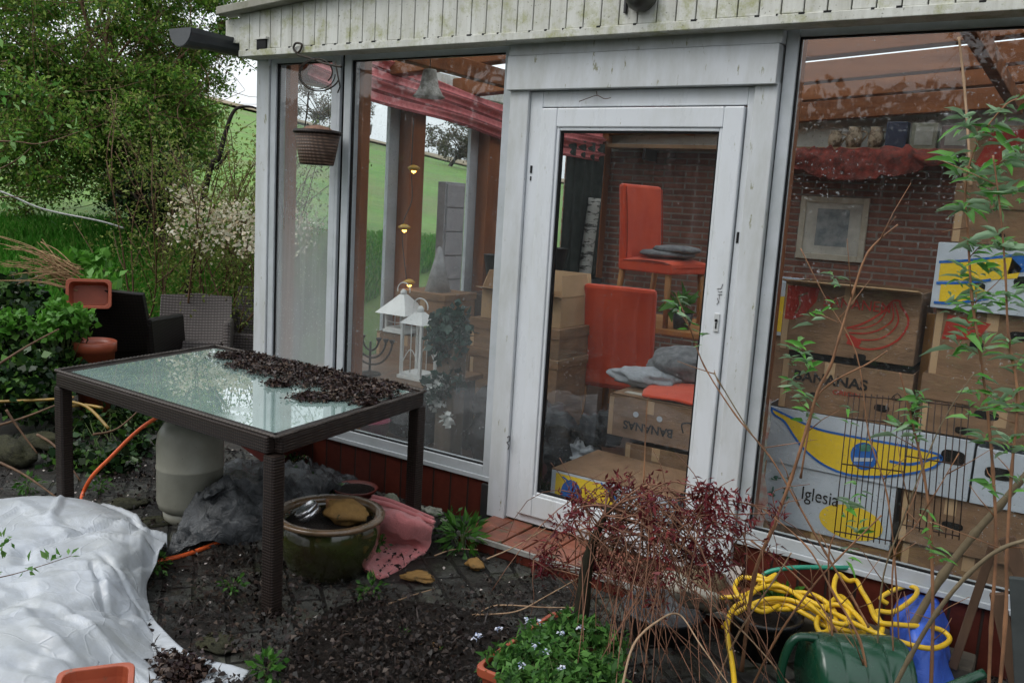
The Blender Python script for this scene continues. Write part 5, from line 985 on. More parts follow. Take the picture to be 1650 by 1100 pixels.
# flowered bag squeezed against the pane
mb = MB(); mb.surf([[(-1.20, .10, FL), (-1.14, .09, FL), (-1.08, .10, FL)], [(-1.22, .20, .32), (-1.14, .15, .32), (-1.06, .2, .32)], [(-1.22, .2, .60), (-1.15, .15, .60), (-1.07, .2, .58)], [(-1.22, .24, .86), (-1.16, .2, .88), (-1.09, .24, .86)]], 8, 8, crumple=.03, cs=8, seed=6)
fb = NB('flowered foil'); pp = fb.pos(); v_ = fb.n('TexVoronoi'); v_.inputs['Scale'].default_value = 11; fb.l(pp, v_.inputs[0]); fb.col(fb.ramp(fb.noise(pp, 9, 3), [(.30, (.05, .14, .09)), (.42, (.5, .5, .46)), (.55, (.5, .24, .2)), (.62, (.5, .52, .5)), (.75, (.5, .32, .08))])); fb.rough(.3); tag(mb.build('flowered_bag', fb.m, solid=.004), 'white bag with green and red flower print squeezed against the right pane', 'bag')
# cartons seen through the door and the middle pane
k1 = carton('open pale carton with raised flaps, upper of two behind the middle pane', -3.26, -2.66, .91, 1.10, 1.05, m=CARD2, flap=True, group='cartons deeper in the room'); k2 = carton('brown carton under the open pale one behind the middle pane', -3.30, -2.63, .72, .905, 1.0, m=CARD, lid=.06, group='cartons deeper in the room', holes=((.5, .4, .07, .03),)); k2b = carton('brown carton with a tape strip behind the middle pane, third from top', -3.28, -2.62, .42, .715, .98, m=CARD, lid=.05, group='cartons deeper in the room', holes=((.82, .4, .05, .03),)); PR(k2b, [(.4, .05), (.5, .05), (.5, .8), (.4, .8)], TAPE); carton('dark brown carton on the floor at the bottom of the middle stack', -3.26, -2.64, FL, .415, 1.0, m=CARD, group='cartons deeper in the room')
kb = carton('brown carton with upside-down BANANAS lettering seen low through the door glass', -2.04, -1.50, .46, .68, .55, m=CARD, group='cartons behind the door', holes=(), lid=0); TX(kb, 'BANANAS', .70, .42, .062, INKK, flip=True, sx=1.0, bold=.0015)
for u in (.30, .55): PR(kb, [(u+.03*math.cos(a), .62+.07*math.sin(a)) for a in np.linspace(0, 6.28, 14)[:-1]], CARDW, .003)
LN(kb, [(.80, .4), (.78, .6), (.86, .66), (.88, .55)], INKK, .004); mb = MB(); mb.box((-2.03, .56, .682), (-1.51, .92, .688)); mb.build('top', CARD, kb); mb = MB(); mb.box((-1.98, .60, .689), (-1.62, .65, .692)); mb.build('tape', TAPE, kb)
kc = carton('brown carton with an address label under the upside-down lettered one', -1.92, -1.44, .10, .44, .54, m=CARD, group='cartons behind the door'); PR(kc, [(.30, .62), (.52, .56), (.53, .68), (.31, .74)], CARDW)
kd = carton('carton with yellow and blue banana print on the floor inside the door', -2.13, -1.46, FL, .335, .14, .34, m=CARDW, group='cartons behind the door'); PR(kd, [(.04, .05), (.04, .95), (.45, .95), (.75, .05)], INKY); PR(kd, [(.08+.10+.09*math.cos(a), .52+.36*math.sin(a)) for a in np.linspace(0, 6.28, 16)[:-1]], INKB, .003); LN(kd, [(.42, .97), (.6, .6), (.78, .05)], INKB, .005, .003); LN(kd, [(.10, .9), (.2, .75), (.27, .5), (.2, .2)], INKB, .004, .0035)
mb = MB(); mb.add([(-2.13, .14, .338), (-1.46, .14, .338), (-1.46, .48, .37), (-2.05, .48, .38)], [(0, 1, 2, 3)]); mb.build('sloping_top', CARD, kd, solid=.006)
def bag(name, label, cat, c, r3, m, seed, n=30, amp=.4):
    mb = MB(); vs = []; K, J = 36, 20
    for j in range(J+1):
        th = math.pi*j/J
        for i in range(K):
            ph = 2*math.pi*i/K; d = Vector((math.sin(th)*math.cos(ph), math.sin(th)*math.sin(ph), math.cos(th))); f = 1+amp*mnoise.noise(d*1.8+Vector((seed, 0, 0)))+amp*.5*(1-2*abs(mnoise.noise(d*4+Vector((0, seed, 0)))))-amp*.3
            vs.append(Vector(c)+Vector((d.x*r3[0]*f, d.y*r3[1]*f, max(d.z*f, -.75)*r3[2]+r3[2]*.75)))
    mb.add(vs, [(j*K+i, j*K+(i+1) % K, (j+1)*K+(i+1) % K, (j+1)*K+i) for j in range(J) for i in range(K)], True); return tag(mb.build(name, m), label, cat)
BLKF = NB('black film'); BLKF.col((.012, .014, .016)); BLKF.rough(.12); BLKF.bump(BLKF.noise(BLKF.pos(), 26, 6, .7, 2), .7, .02)
SIL = NB('grey film'); SIL.col((.35, .37, .39)); SIL.rough(.2); SIL.bump(SIL.noise(SIL.pos(), 22, 6, .7, 2), .7, .02)
bag('black_bag', 'shiny black plastic bag beside the lettered carton behind the door glass', 'bag', (-2.16, .68, .36), (.14, .12, .10), BLKF.m, 3); bag('grey_bag', 'crumpled silvery plastic bag at the door glass above the yellow printed carton', 'bag', (-2.22, .60, .26), (.11, .10, .07), SIL.m, 5, amp=.7)
bag('dark_bag', 'dark refuse bag on the floor left of the cartons behind the door', 'bag', (-2.42, .55, FL), (.17, .25, .25), BLKF.m, 7); bag('grey_blanket', 'grey folded blanket on the cartons behind the door', 'blanket', (-1.78, 1.05, .72), (.26, .2, .11), GCU, 9, amp=.2); bag('pale_blanket', 'pale grey bundled cloth beside the folded grey blanket', 'cloth', (-1.98, .86, .69), (.2, .12, .06), SIL.m, 11, amp=.3)
mb = MB(); mb.box((-2.05, .88, FL), (-1.46, 1.3, .70)); mb.build('side_carton', CARD); bpy.data.objects.remove(bpy.data.objects['side_carton'])
carton('tall brown carton behind the lettered one carrying the grey blanket', -2.05, -1.46, FL, .70, .95, m=CARD, group='cartons behind the door', lid=.08)
mb = MB(); mb.surf([[(-1.86, .56, .70), (-1.62, .56, .70), (-1.46, .56, .70)], [(-1.90, .70, .715), (-1.65, .7, .72), (-1.45, .7, .72)], [(-1.92, .90, .72), (-1.65, .9, .74), (-1.45, .9, .74)]], 6, 6, crumple=.012, cs=8); tag(mb.build('red_cloth', RED, solid=.012), 'flat red cloth on the lettered carton behind the door', 'cloth')
# potted plant by the red chairs
pp_ = empty('potted_plant', (-2.30, 2.12, .862), 'small green leafed plant in a black pot on the dining table', 'plant'); mb = MB(); mb.lathe([(0, 0), (.055, 0), (.075, .11), (.07, .11), (.05, .01)], (-2.30, 2.12, .862), 24, cap=False); mb.build('pot', DARK, pp_); P = cloudpts([(-2.30, 2.10, 1.02), (-2.34, 2.1, 1.04)], [.05]*2, 22, 2); V, F = leaves(P, .14, seed=2, wide=.35); quads_mesh('leaves', V, F, LBR, pp_)
# birch log in black tub, dark pot
bl = empty('birch_log', (-4.0, 3.75, FL), 'pale birch log with black bark marks standing in a black tub in the far corner', 'log'); bm_ = NB('birch bark'); bm_.col(bm_.ramp(bm_.noise(bm_.pos((6, 6, 22)), 1.4, 4, .7), [(.42, (.03, .03, .025)), (.50, (.42, .42, .38))])); bm_.rough(.8)
mb = MB(); mb.tube(spline([(-3.98, 3.75, .5), (-3.97, 3.75, 1.1), (-3.93, 3.76, 1.75)], 5), .06, 14); mb.build('trunk', bm_.m, bl); mb = MB(); mb.lathe([(0, 0), (.15, 0), (.19, .9), (.18, .9), (.17, .86), (0, .86)], (-4.0, 3.75, FL), 28, cap=False); mb.build('tub', DARK, bl)
# ------------------------------------------------------------------ picture, shelf and what stands on it
pf = empty('framed_picture', (-1.89, 4.29, 1.33), 'cream framed picture with a grey print hanging on the brick wall', 'picture'); x0, x1, z0, z1 = -2.17, -1.60, 1.33, 1.87
FR = mat('cream_frame', (.52, .47, .38), (.42, .37, .28), 9, .6, .1); mb = MB(); w_ = .05; mb.box((x0, 4.285, z0), (x0+w_, 4.316, z1)); mb.box((x1-w_, 4.285, z0), (x1, 4.316, z1)); mb.box((x0+w_, 4.286, z1-w_), (x1-w_, 4.316, z1)); mb.box((x0+w_, 4.286, z0), (x1-w_, 4.316, z0+w_)); mb.build('frame', FR, pf, bev=.004)
mb = MB(); mb.box((x0+w_-.002, 4.30, z0+w_-.002), (x1-w_+.002, 4.315, z1-w_+.002)); mb.build('mount', mat('mount_board', (.55, .52, .45), None, 6, .8, 0), pf); mb = MB(); mb.box((x0+.15, 4.298, z0+.12), (x1-.15, 4.2995, z1-.10)); mb.build('print', mat('grey_print', (.30, .31, .30), (.17, .19, .20), 9, .7, 0, stops=(.4, .6)), pf)
sf = empty('wall_shelf', (-2.4, 4.17, 2.2), 'long board shelf high on the brick wall', 'shelf'); mb = MB(); mb.box((-4.0, 4.02, 2.235), (-.2, 4.31, 2.27)); mb.build('board', mat('shelf_board', (.35, .22, .12), (.22, .14, .08), 5, .6, .1, sc=(.3, 1, 1)), sf, bev=.003)
for x in (-3.6, -2.4, -1.0): mb = MB(); mb.box((x-.015, 4.05, 2.13), (x+.015, 4.31, 2.234)); mb.build('bracket', DARK, sf)
MUG = mat('tan_stoneware', (.32, .25, .17), (.12, .08, .05), 16, .5, .1, stops=(.45, .55))
for x, r0, h0, lab in ((-1.90, .055, .14, 'brown stoneware jug, leftmost on the high shelf'), (-1.75, .062, .17, 'tan stoneware jug, second from the left on the high shelf'), (-1.58, .06, .17, 'tan stoneware jug left of the dark blue box on the high shelf')):
    root = empty('stoneware_jug', (x, 4.13, 2.271), lab, 'jug', 'stoneware jugs on the high shelf'); mb = MB(); mb.lathe([(0, 0), (r0*.85, 0), (r0*1.05, h0*.3), (r0, h0*.7), (r0*.75, h0*.85), (r0*.85, h0), (r0*.75, h0), (r0*.6, h0*.8), (0, h0*.1)], (x, 4.13, 2.271), 24, cap=False); mb.build('body', MUG, root); mb = MB(); mb.tube(spline([(x+r0*.85, 4.13, 2.271+h0*.8), (x+r0*1.6, 4.13, 2.271+h0*.7), (x+r0*.98, 4.13, 2.271+h0*.3)], 6), .008, 6); mb.build('handle', MUG, root)
def shelfbox(name, label, cat, x0, x1, h0, m, m2=None):
    root = empty(name, ((x0+x1)/2, 4.15, 2.271), label, cat); mb = MB(); mb.box((x0, 4.08, 2.271), (x1, 4.20, 2.271+h0)); mb.build('body', m, root, bev=.006)
    if m2: mb = MB(); mb.box((x0+.03, 4.076, 2.30), (x1-.03, 4.0795, 2.271+h0-.03)); mb.build('panel', m2, root)
shelfbox('storage_tin', 'dark blue tin box on the high shelf', 'tin', -1.50, -1.34, .21, mat('dark_blue_tin', (.02, .028, .06), None, 6, .4, .05)); shelfbox('standing_frame', 'grey green photo frame standing right of the blue tin on the shelf', 'picture', -1.31, -1.12, .20, mat('sage_frame', (.25, .25, .19), None, 8, .6), mat('frame_inset', (.38, .38, .33), None, 8, .6)); shelfbox('standing_frame', 'mauve grey photo frame, rightmost on the high shelf', 'picture', -1.09, -.88, .18, mat('mauve_frame', (.22, .17, .16), None, 8, .6), MATS['frame_inset'])
mb = MB(); mb.surf([[(-2.45, 4.0, 2.262), (-2.1, 3.99, 2.262), (-1.7, 3.99, 2.262), (-1.3, 3.99, 2.262), (-1.0, 3.99, 2.262)], [(-2.4, 3.97, 2.2), (-2.1, 3.95, 2.18), (-1.7, 3.96, 2.17), (-1.3, 3.95, 2.18), (-1.02, 3.97, 2.2)], [(-2.35, 3.97, 2.15), (-2.1, 3.95, 2.06), (-1.75, 3.95, 2.0), (-1.35, 3.96, 2.05), (-1.06, 3.97, 2.16)]], 8, 10, crumple=.07, cs=9, seed=4)
tag(mb.build('red_garland', mat('red_scarf', (.26, .05, .035), (.09, .035, .028), 18, .9, .6, 80), solid=.008), 'rust red fringed cloth draped under the high shelf', 'garland')
# ------------------------------------------------------------------ roman blind along the left wall
BLM = NB('red blind cloth'); z = BLM.n('SeparateXYZ'); tcx = BLM.n('TexCoord'); BLM.l(tcx.outputs['Object'], z.inputs[0]); BLM.col(BLM.ramp(BLM.noise(BLM.pos(), 30, 4), [(.35, (.78, .26, .26)), (.65, (.62, .17, .17))])); BLM.rough(.9)
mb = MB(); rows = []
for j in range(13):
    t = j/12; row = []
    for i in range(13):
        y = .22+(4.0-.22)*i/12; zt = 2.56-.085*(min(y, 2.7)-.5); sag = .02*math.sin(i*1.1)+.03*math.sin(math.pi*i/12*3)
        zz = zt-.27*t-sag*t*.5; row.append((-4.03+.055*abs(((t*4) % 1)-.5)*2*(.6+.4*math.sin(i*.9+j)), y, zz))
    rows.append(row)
mb.surf(rows, 3, 3); bl_ = mb.build('roman_blind', BLM.m, solid=.004); bl_.data.materials.append(mat('pleat_shade_red', (.22, .05, .05), (.15, .04, .04), 30, .9, .3)); W_ = 12*3  # pleat shade painted in: a darker red colours the folded rows
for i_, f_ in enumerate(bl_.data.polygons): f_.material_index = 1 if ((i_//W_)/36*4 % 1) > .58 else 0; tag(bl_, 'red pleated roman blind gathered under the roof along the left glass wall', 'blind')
# ------------------------------------------------------------------ hanging bell, lights and things at the middle pane
WHM = mat('white_metal', (.72, .72, .70), (.62, .62, .6), 9, .4, .05); RAT = mat('pale_rattan', (.40, .38, .33), (.22, .2, .17), 50, .8, .6, 90)
c = aty(691, 157, .25); hb = empty('hanging_bell', (c.x, c.y, c.z), 'pale rattan bell hanging from the roof behind the middle pane', 'ornament'); mb = MB(); mb.lathe([(.088, 0), (.07, .02), (.05, .06), (.038, .12), (.034, .145), (0, .15)], c, 20, cap=False); mb.build('shade', RAT, hb, solid=.004); mb = MB(); mb.tube([c+Vector((0, 0, .15)), c+Vector((0, 0, .34))], .002, 4); mb.build('cord', DARK, hb)
bn = empty('bench', (-3.42, .56, FL), 'low wooden bench behind the middle pane carrying lanterns', 'bench'); mb = MB(); mb.box((-3.98, .26, .555), (-3.08, .86, .585)); mb.build('top', mat('bench_wood', (.16, .09, .05), (.1, .06, .035), 5, .5, .1), bn, bev=.004)
for x in (-3.92, -3.14):
    for y in (.32, .8): mb = MB(); mb.box((x-.025, y-.025, FL), (x+.025, y+.025, .555)); mb.build('leg', DARK, bn)
def lantern(label, x, y, z, w_, h_, rh, ov):
    root = empty('lantern', (x, y, z), label, 'lantern', 'white metal lanterns'); a = w_/2
    mb = MB(); mb.box((x-a-.01, y-a-.01, z), (x+a+.01, y+a+.01, z+.02)); mb.box((x-a, y-a, z+.0205), (x+a, y+a, z+.035)); mb.build('base', WHM, root, bev=.002)
    mb = MB()
    for sx in (-1, 1):
        for sy in (-1, 1): mb.box((x+sx*(a-.008)-.008, y+sy*(a-.008)-.008, z+.035), (x+sx*(a-.008)+.008, y+sy*(a-.008)+.008, z+h_))
    for sy in (-1, 1): mb.tube(spline([(x-a+.01, y+sy*a*.95, z+.08), (x, y+sy*a*.95, z+h_*.55), (x+a-.01, y+sy*a*.95, z+.08)], 5), .003, 5); mb.tube([(x, y+sy*a*.95, z+.04), (x, y+sy*a*.95, z+h_)], .003, 5)
    mb.build('cage', WHM, root)
    mb = MB(); o_ = a+ov; mb.add([(x-o_, y-o_, z+h_), (x+o_, y-o_, z+h_), (x+o_, y+o_, z+h_), (x-o_, y+o_, z+h_), (x-.02, y-.02, z+h_+rh), (x+.02, y-.02, z+h_+rh), (x+.02, y+.02, z+h_+rh), (x-.02, y+.02, z+h_+rh)], [(0,3,2,1),(4,5,6,7),(0,1,5,4),(1,2,6,5),(2,3,7,6),(3,0,4,7)]); mb.lathe([(.022, z+h_+rh), (.022, z+h_+rh+.02), (.01, z+h_+rh+.035)], (x, y, 0), 12); mb.build('roof', WHM, root, bev=.002)
    mb = MB(); mb.tube([(x+.055*math.cos(t), y, z+h_+rh+.03+.05*math.sin(t)) for t in np.linspace(-.3, math.pi+.3, 14)], .004, 6); mb.build('ring', WHM, root); return root
c = aty(690, 605, .42); lantern('tall white lantern with a ring handle standing on the bench behind the middle pane', -3.27, .44, .586, .16, .33, .07, .008)
lantern('white lantern with a wide pyramid roof behind the taller one', -3.86, .98, .74, .17, .13, .13, .05); carton('brown carton under the white lantern with the pyramid roof', -4.02, -3.58, FL, .735, .9, .4, m=CARD, group='cartons deeper in the room')
# candelabra
x0c, yc, z0c = -3.53, .30, .586; cn = empty('candelabra', (x0c, yc, z0c), 'black iron candelabra with curved arms on the bench behind the middle pane', 'candelabra'); mb = MB(); mb.lathe([(0, 0), (.07, 0), (.06, .012), (.012, .02), (.008, .03)], (x0c, yc, z0c), 24); mb.tube([(x0c, yc, z0c+.02), (x0c, yc, z0c+.20)], .007, 8)
for rr in (.065, .12, .17):
    mb.tube([(x0c+rr*math.cos(t), yc, z0c+.22+(.155*rr/.19+.02)*math.sin(t)) for t in np.linspace(math.pi, 2*math.pi, 18)], .006, 7)
    for sx in (-1, 1): mb.lathe([(.006, -.02), (.018, 0), (.018, .006), (.006, .006)], (x0c+sx*rr, yc, z0c+.225), 12)
mb.build('arms', IRON, cn)
# wreathed wooden post with ivy and white blossoms
iv = empty('ivy_post', (-2.98, .40, FL), 'wooden post wreathed with dark artificial ivy and white blossoms behind the middle pane', 'decoration'); mb = MB(); mb.box((-3.05, .34, FL), (-2.93, .46, .98)); mb.build('post', mat('grey_driftwood', (.16, .12, .09), (.08, .06, .045), 7, .8, .5, sc=(1, 1, .2)), iv, bev=.006)
P = cloudpts([(-3.0, .38, .98), (-3.03, .36, .88), (-2.94, .36, .92), (-3.0, .36, .80), (-2.98, .36, .62), (-3.04, .34, .56)], [.11, .1, .1, .08, .09, .08], 900, 12); V, F = leaves(P, .055, seed=12, wide=.8); quads_mesh('ivy', V, F, leafmat('blue_green_ivy', [(.012, .04, .03), (.02, .06, .045), (.04, .09, .07)], rough=.3), iv)
P = cloudpts([(-3.04, .31, .58), (-2.98, .31, .62), (-3.03, .31, .50), (-2.94, .31, .42)], [.07, .06, .06, .04], 130, 13); V, F = leaves(P, .04, seed=13, wide=.9); quads_mesh('blossom', V, F, leafmat('white_petal', [(.7, .7, .68), (.6, .62, .6)]), iv)
# floor things behind the middle pane
def pot_(name, label, cat, c, r0, r1, h0, m): mb = MB(); mb.lathe([(0, 0), (r0, 0), (r1, h0), (r1*1.06, h0), (r1*1.06, h0*.86), (r1*1.0, h0*.86)] [:4]+[(r1*.95, h0), (r0*.9, .01), (0, .01)], c, 28, cap=False); return tag(mb.build(name, m), label, cat)
pot_('pink_bucket', 'bright pink bucket on the floor behind the middle pane', 'bucket', (-3.60, .40, FL), .085, .125, .17, mat('pink_plastic', (.55, .03, .14), None, 6, .4, .05)); pot_('small_clay_pot', 'small terracotta pot on the floor right of the pink bucket', 'pot', (-3.28, .30, FL), .035, .055, .08, TC); pot_('blue_jar', 'small light blue jar on the floor beside the ivy post', 'jar', (-3.02, .28, FL), .03, .032, .09, mat('light_blue', (.12, .35, .5), None, 6, .4, .05))
bag('dark_sack', 'dark sack on the floor behind the bucket under the bench', 'bag', (-3.5, .8, FL), (.25, .16, .2), BLKF.m, 14); bag('dark_crate_cloth', 'dark cloth bundle on the floor behind the ivy post', 'cloth', (-2.75, .6, FL), (.2, .2, .3), BLKF.m, 15)
# drawers, lampshade, lit string of lights
dw = empty('drawer_tower', (-3.86, 1.62, FL), 'pale grey drawer tower standing by the left glass wall', 'drawers'); mb = MB(); mb.box((-4.0, 1.48, FL), (-3.93, 1.72, 1.78)); mb.build('case', mat('case_grey', (.40, .40, .41), None, 7, .5), dw, bev=.004)
for k in range(9): mb = MB(); mb.box((-3.929, 1.495, .20+k*.175), (-3.918, 1.705, .365+k*.175)); mb.build('drawer', mat('drawer_front', (.40, .40, .41), (.34, .34, .35), 7, .4), dw, bev=.003)
sb_ = empty('sideboard', (-3.85, 2.6, FL), 'dark sideboard along the left glass wall', 'sideboard'); mb = MB(); mb.box((-4.04, 1.9, FL+.05), (-3.65, 3.3, .95)); mb.build('case', mat('dark_wood', (.05, .035, .028), (.03, .02, .016), 6, .4), sb_, bev=.005)
for k in range(3): mb = MB(); mb.box((-3.649, 1.93+k*.455, .2), (-3.64, 2.36+k*.455, .92)); mb.build('panel', MATS['dark_wood'], sb_, bev=.004)
for y in (1.93, 3.27): mb = MB(); mb.box((-3.95, y-.03, FL), (-3.75, y+.03, FL+.05)); mb.build('leg', DARK, sb_)
for i, (x, y, z, rx, rz_) in enumerate(((-3.84, 2.1, .951, .13, .30), (-3.84, 2.45, .951, .11, .22), (-3.85, 2.9, .951, .14, .35))): pot_('dark_vase', ('dark vase on the left of the sideboard', 'low dark vase in the middle of the sideboard', 'tall dark vase on the right of the sideboard')[i], 'vase', (x, y, z), rx*.6, rx, rz_, DARK)
mb = MB(); c = at(668, 412, 0, -3.72); mb.lathe([(.09, 0), (.012, .30), (0, .31)], (-3.74, 1.2, 1.02), 24, cap=False); cl = mb.build('cone_ornament', mat('grey_felt', (.42, .42, .42), (.3, .3, .3), 20, .9, .3), solid=.004); tag(cl, 'pale grey felt cone ornament on a carton by the left glass wall', 'ornament'); carton('tall carton by the left glass wall with the grey felt cone on it', -3.98, -3.56, .82, 1.015, 1.05, .35, m=CARD, group='cartons deeper in the room', lid=.04); carton('lower carton by the left glass wall under the cone carton', -3.56, -3.2, FL, .80, 1.32, .3, m=CARD, group='cartons deeper in the room')
sg = empty('string_lights', (-4.0, 1.1, 1.0), 'lit string of warm bulbs hanging on the timber post behind the middle pane', 'lights'); EM = emit('warm_bulb', (1.0, .50, .08), 6); SH = mat('amber_glass', (.55, .33, .04), None, 9, .3, 0, trans=.3)
bp_ = [at(663, 275, 0, -3.98), at(648, 370, 0, -3.98), at(656, 458, 0, -3.98)]; mb = MB(); mb.tube(spline([bp_[0]+Vector((0, 0, .35)), bp_[0], bp_[0].lerp(bp_[1], .5)+Vector((.02, .03, 0)), bp_[1], bp_[2]], 5), .0035, 5); mb.build('cable', DARK, sg)
for q in bp_: mb = MB(); mb.lathe([(.03, .0), (.045, .02), (.02, .035), (0, .04)], q+Vector((.02, 0, .0)), 12, cap=False); sx_ = mb.build('shade', SH, sg, solid=.002); mb = MB(); mb.lathe([(0, -.02), (.016, -.008), (.016, .006), (0, .016)], q+Vector((.02, 0, .0)), 10, cap=False); mb.build('bulb', EM, sg)
for (px, py, lab, sz) in (((590, 205, 'small grey ornament hanging behind the left edge of the middle pane', .05),)): c = aty(px, py, .3); root = empty('hanging_ornament', (c.x, c.y, c.z), lab, 'ornament'); mb = MB(); mb.lathe([(0, -.07), (.03, -.04), (.035, 0), (.015, .04), (0, .06)], c, 10, cap=False); mb.build('body', RAT, root); mb = MB(); mb.tube([c+Vector((0, 0, .06)), c+Vector((0, 0, .25))], .0015, 4); mb.build('cord', DARK, root)

# ------------------------------------------------------------------ red maple
MAP = leafmat('maple_leaf', [(.10, .010, .014), (.17, .022, .025), (.06, .010, .014), (.24, .05, .045), (.12, .02, .03)], transl=.25)
mp_ = empty('red_maple', tuple(atz(935, 1088, 0)), 'small weeping red leafed japanese maple with twiggy bare branches before the step', 'shrub'); ym = -.97
mb = MB(); random.seed(31)
TR = [aty(922, 1105, ym), aty(932, 1040, ym), aty(940, 960, ym), aty(948, 900, ym), aty(965, 850, ym+.02), aty(985, 815, ym+.04)]
mb.tube(spline(TR, 5), [.034, .034, .033, .032, .031, .030, .030, .029, .028, .028, .027, .026, .025, .024, .022, .021, .02, .018, .017, .015, .014, .013, .012, .011, .010, .009][:len(spline(TR, 5))], 10, wob=.08); mb.build('trunk', mat('maple_bark', (.035, .032, .018), (.015, .013, .010), 20, .8, .8, 60), mp_)
mb = MB(); tips = []; ltips = []
heads = [aty(x, y, ym+dy) for x, y, dy in ((985, 815, 0), (960, 850, .05), (1000, 835, .05), (975, 830, -.04), (950, 880, 0))]
ends = [(920, 850), (930, 815), (1000, 790), (1040, 800), (1085, 800), (1120, 815), (1155, 800), (1180, 835), (1215, 850), (1235, 820), (1010, 860), (1060, 850), (1090, 880), (1130, 890), (980, 900), (1030, 930), (1080, 940), (1060, 990), (1000, 960), (960, 930), (1120, 950), (880, 925), (870, 910), (1145, 925), (1180, 900), (1240, 880)]
for x, y in ends:
    for rep in range(2):
        h0 = random.choice(heads); e = aty(x+random.uniform(-15, 15), y+random.uniform(-15, 15), ym+random.uniform(-.16, .28)); m_ = h0.lerp(e, .5)+Vector((0, 0, random.uniform(.02, .10))); P = spline([h0, m_+Vector((random.uniform(-.03, .03), 0, random.uniform(-.03, .03))), e], 6); mb.tube(P, .0035, 5, .0013, wob=.1); tips += P[6:]; ltips += P[8:]
for k in range(130):   # drooping bare twigs
    a = random.choice(tips); L = random.uniform(.12, .5); P = [a]; d = Vector((random.uniform(-.7, .7), random.uniform(-.5, .5), random.uniform(-.4, .3)))
    for j in range(5): d = (d+Vector((random.uniform(-.25, .25), random.uniform(-.2, .2), -.34))).normalized(); P.append(P[-1]+d*L/5)
    P = [q for q in P if q.z > .03]
    if len(P) > 2: mb.tube(P, .0022, 4, .001)
for k in range(70):   # long loose twigs sweeping down and outwards to the bottom edge
    h0 = random.choice(heads+tips[::9]); e = atz(random.uniform(900, 1270), random.uniform(960, 1150), random.uniform(.03, .2)); m_ = h0.lerp(e, random.uniform(.35, .6))+Vector((random.uniform(-.08, .08), random.uniform(-.06, .06), random.uniform(.03, .16))); mb.tube(spline([h0, m_, e], 6), .0026, 5, .0012, wob=.12)
for k in range(22):   # thin upright shoots
    h0 = random.choice(tips); mb.tube(spline([h0, h0+Vector((random.uniform(-.05, .05), 0, .06)), h0+Vector((random.uniform(-.12, .12), random.uniform(-.05, .05), random.uniform(.10, .17)))], 4), .002, 4, .001)
mb.build('twigs', mat('red_twig', (.26, .13, .08), (.10, .05, .035), 5, .6, .1), mp_)
T = np.array([tuple(p) for p in ltips]); rr = np.random.default_rng(8); k = rr.uniform(0, 1, len(T)); cen = T[rr.integers(0, len(T), 78)]; P = np.repeat(cen, 34, axis=0)+rr.normal(size=(78*34, 3))*np.array([.024, .024, .02]); P[:, 2] = np.maximum(P[:, 2], .05)
D = rr.normal(size=P.shape)+np.array([0, 0, -.5]); V, F = leaves(P, .030, D, .26, up=.3, fold=.1, seed=9, var=.4); quads_mesh('leaves', V, F, MAP, mp_)
# loose bare twigs over the soil
for i, (pts, lab) in enumerate((([(760, 990, .02), (830, 985, .05), (880, 960, .12), (960, 915, .3)], 'pale bare twig rising from the soil to the red maple'), ([(765, 992, .02), (800, 975, .03), (880, 978, .06), (930, 978, .1)], 'grey forked twig lying flat left of the maple trunk'), ([(785, 900, .09), (830, 880, .12), (880, 850, .22)], 'thin dry twig over the left end of the brick step'), ([(620, 975, .02), (660, 960, .025), (700, 948, .02)], 'short thin twig on the paving right of the leafy weed'), ([(700, 895, .02), (730, 885, .03), (770, 885, .05)], 'thin twig at the foot of the dandelion-like weed'), ([(1000, 1120, .35), (1020, 1040, .45), (1060, 1000, .48), (1095, 990, .45), (1130, 1040, .40), (1180, 1110, .3)], 'arched pale cane in front of the maple twigs'))):
    mb = MB(); mb.tube(spline([atz(*q) for q in pts], 6), .004, 6, .002, wob=.1); tag(mb.build('dry_twig', mat('pale_twig', (.36, .25, .16), (.24, .15, .09), 20, .6, .1)), lab, 'twig')

# ------------------------------------------------------------------ yellow hose, can, tub, blue sack
HY = mat('yellow_hose_rubber', (.72, .46, .02), (.60, .38, .02), 9, .35, .05, 60, speck=((.25, .16, .03), 30, .68))
hs1 = [(1120, 958, .16), (1160, 962, .17), (1200, 958, .2), (1225, 940, .2), (1215, 925, .22), (1240, 935, .22), (1290, 960, .22), (1340, 985, .22), (1390, 1010, .24), (1440, 1030, .24), (1500, 1044, .22), (1530, 1030, .22), (1510, 1012, .24), (1450, 1006, .26), (1415, 1000, .27), (1400, 970, .27), (1388, 950, .26), (1380, 935, .26), (1367, 935, .26), (1350, 925, .28), (1345, 955, .26), (1375, 985, .25), (1410, 1020, .24), (1422, 1010, .25), (1412, 985, .26), (1440, 985, .26), (1470, 965, .28), (1478, 950, .28), (1465, 944, .27), (1445, 948, .25), (1420, 962, .22), (1430, 972, .2)]
hs2 = [(1185, 1120, .1), (1180, 1070, .14), (1172, 1020, .17), (1178, 985, .18), (1200, 970, .19), (1240, 980, .19), (1290, 980, .19), (1330, 975, .2), (1355, 960, .21), (1375, 990, .21), (1350, 1012, .2), (1345, 985, .21), (1325, 965, .22), (1300, 955, .23), (1260, 952, .22), (1230, 940, .23), (1250, 925, .25), (1235, 935, .24), (1195, 930, .22), (1185, 950, .2), (1210, 972, .19), (1260, 972, .2), (1300, 990, .2), (1330, 1008, .2), (1360, 1015, .2), (1395, 1020, .2)]
hz_ = empty('garden_hose', tuple(atz(1300, 985, .0)), 'tangled yellow garden hose heaped in front of the right pane', 'hose')
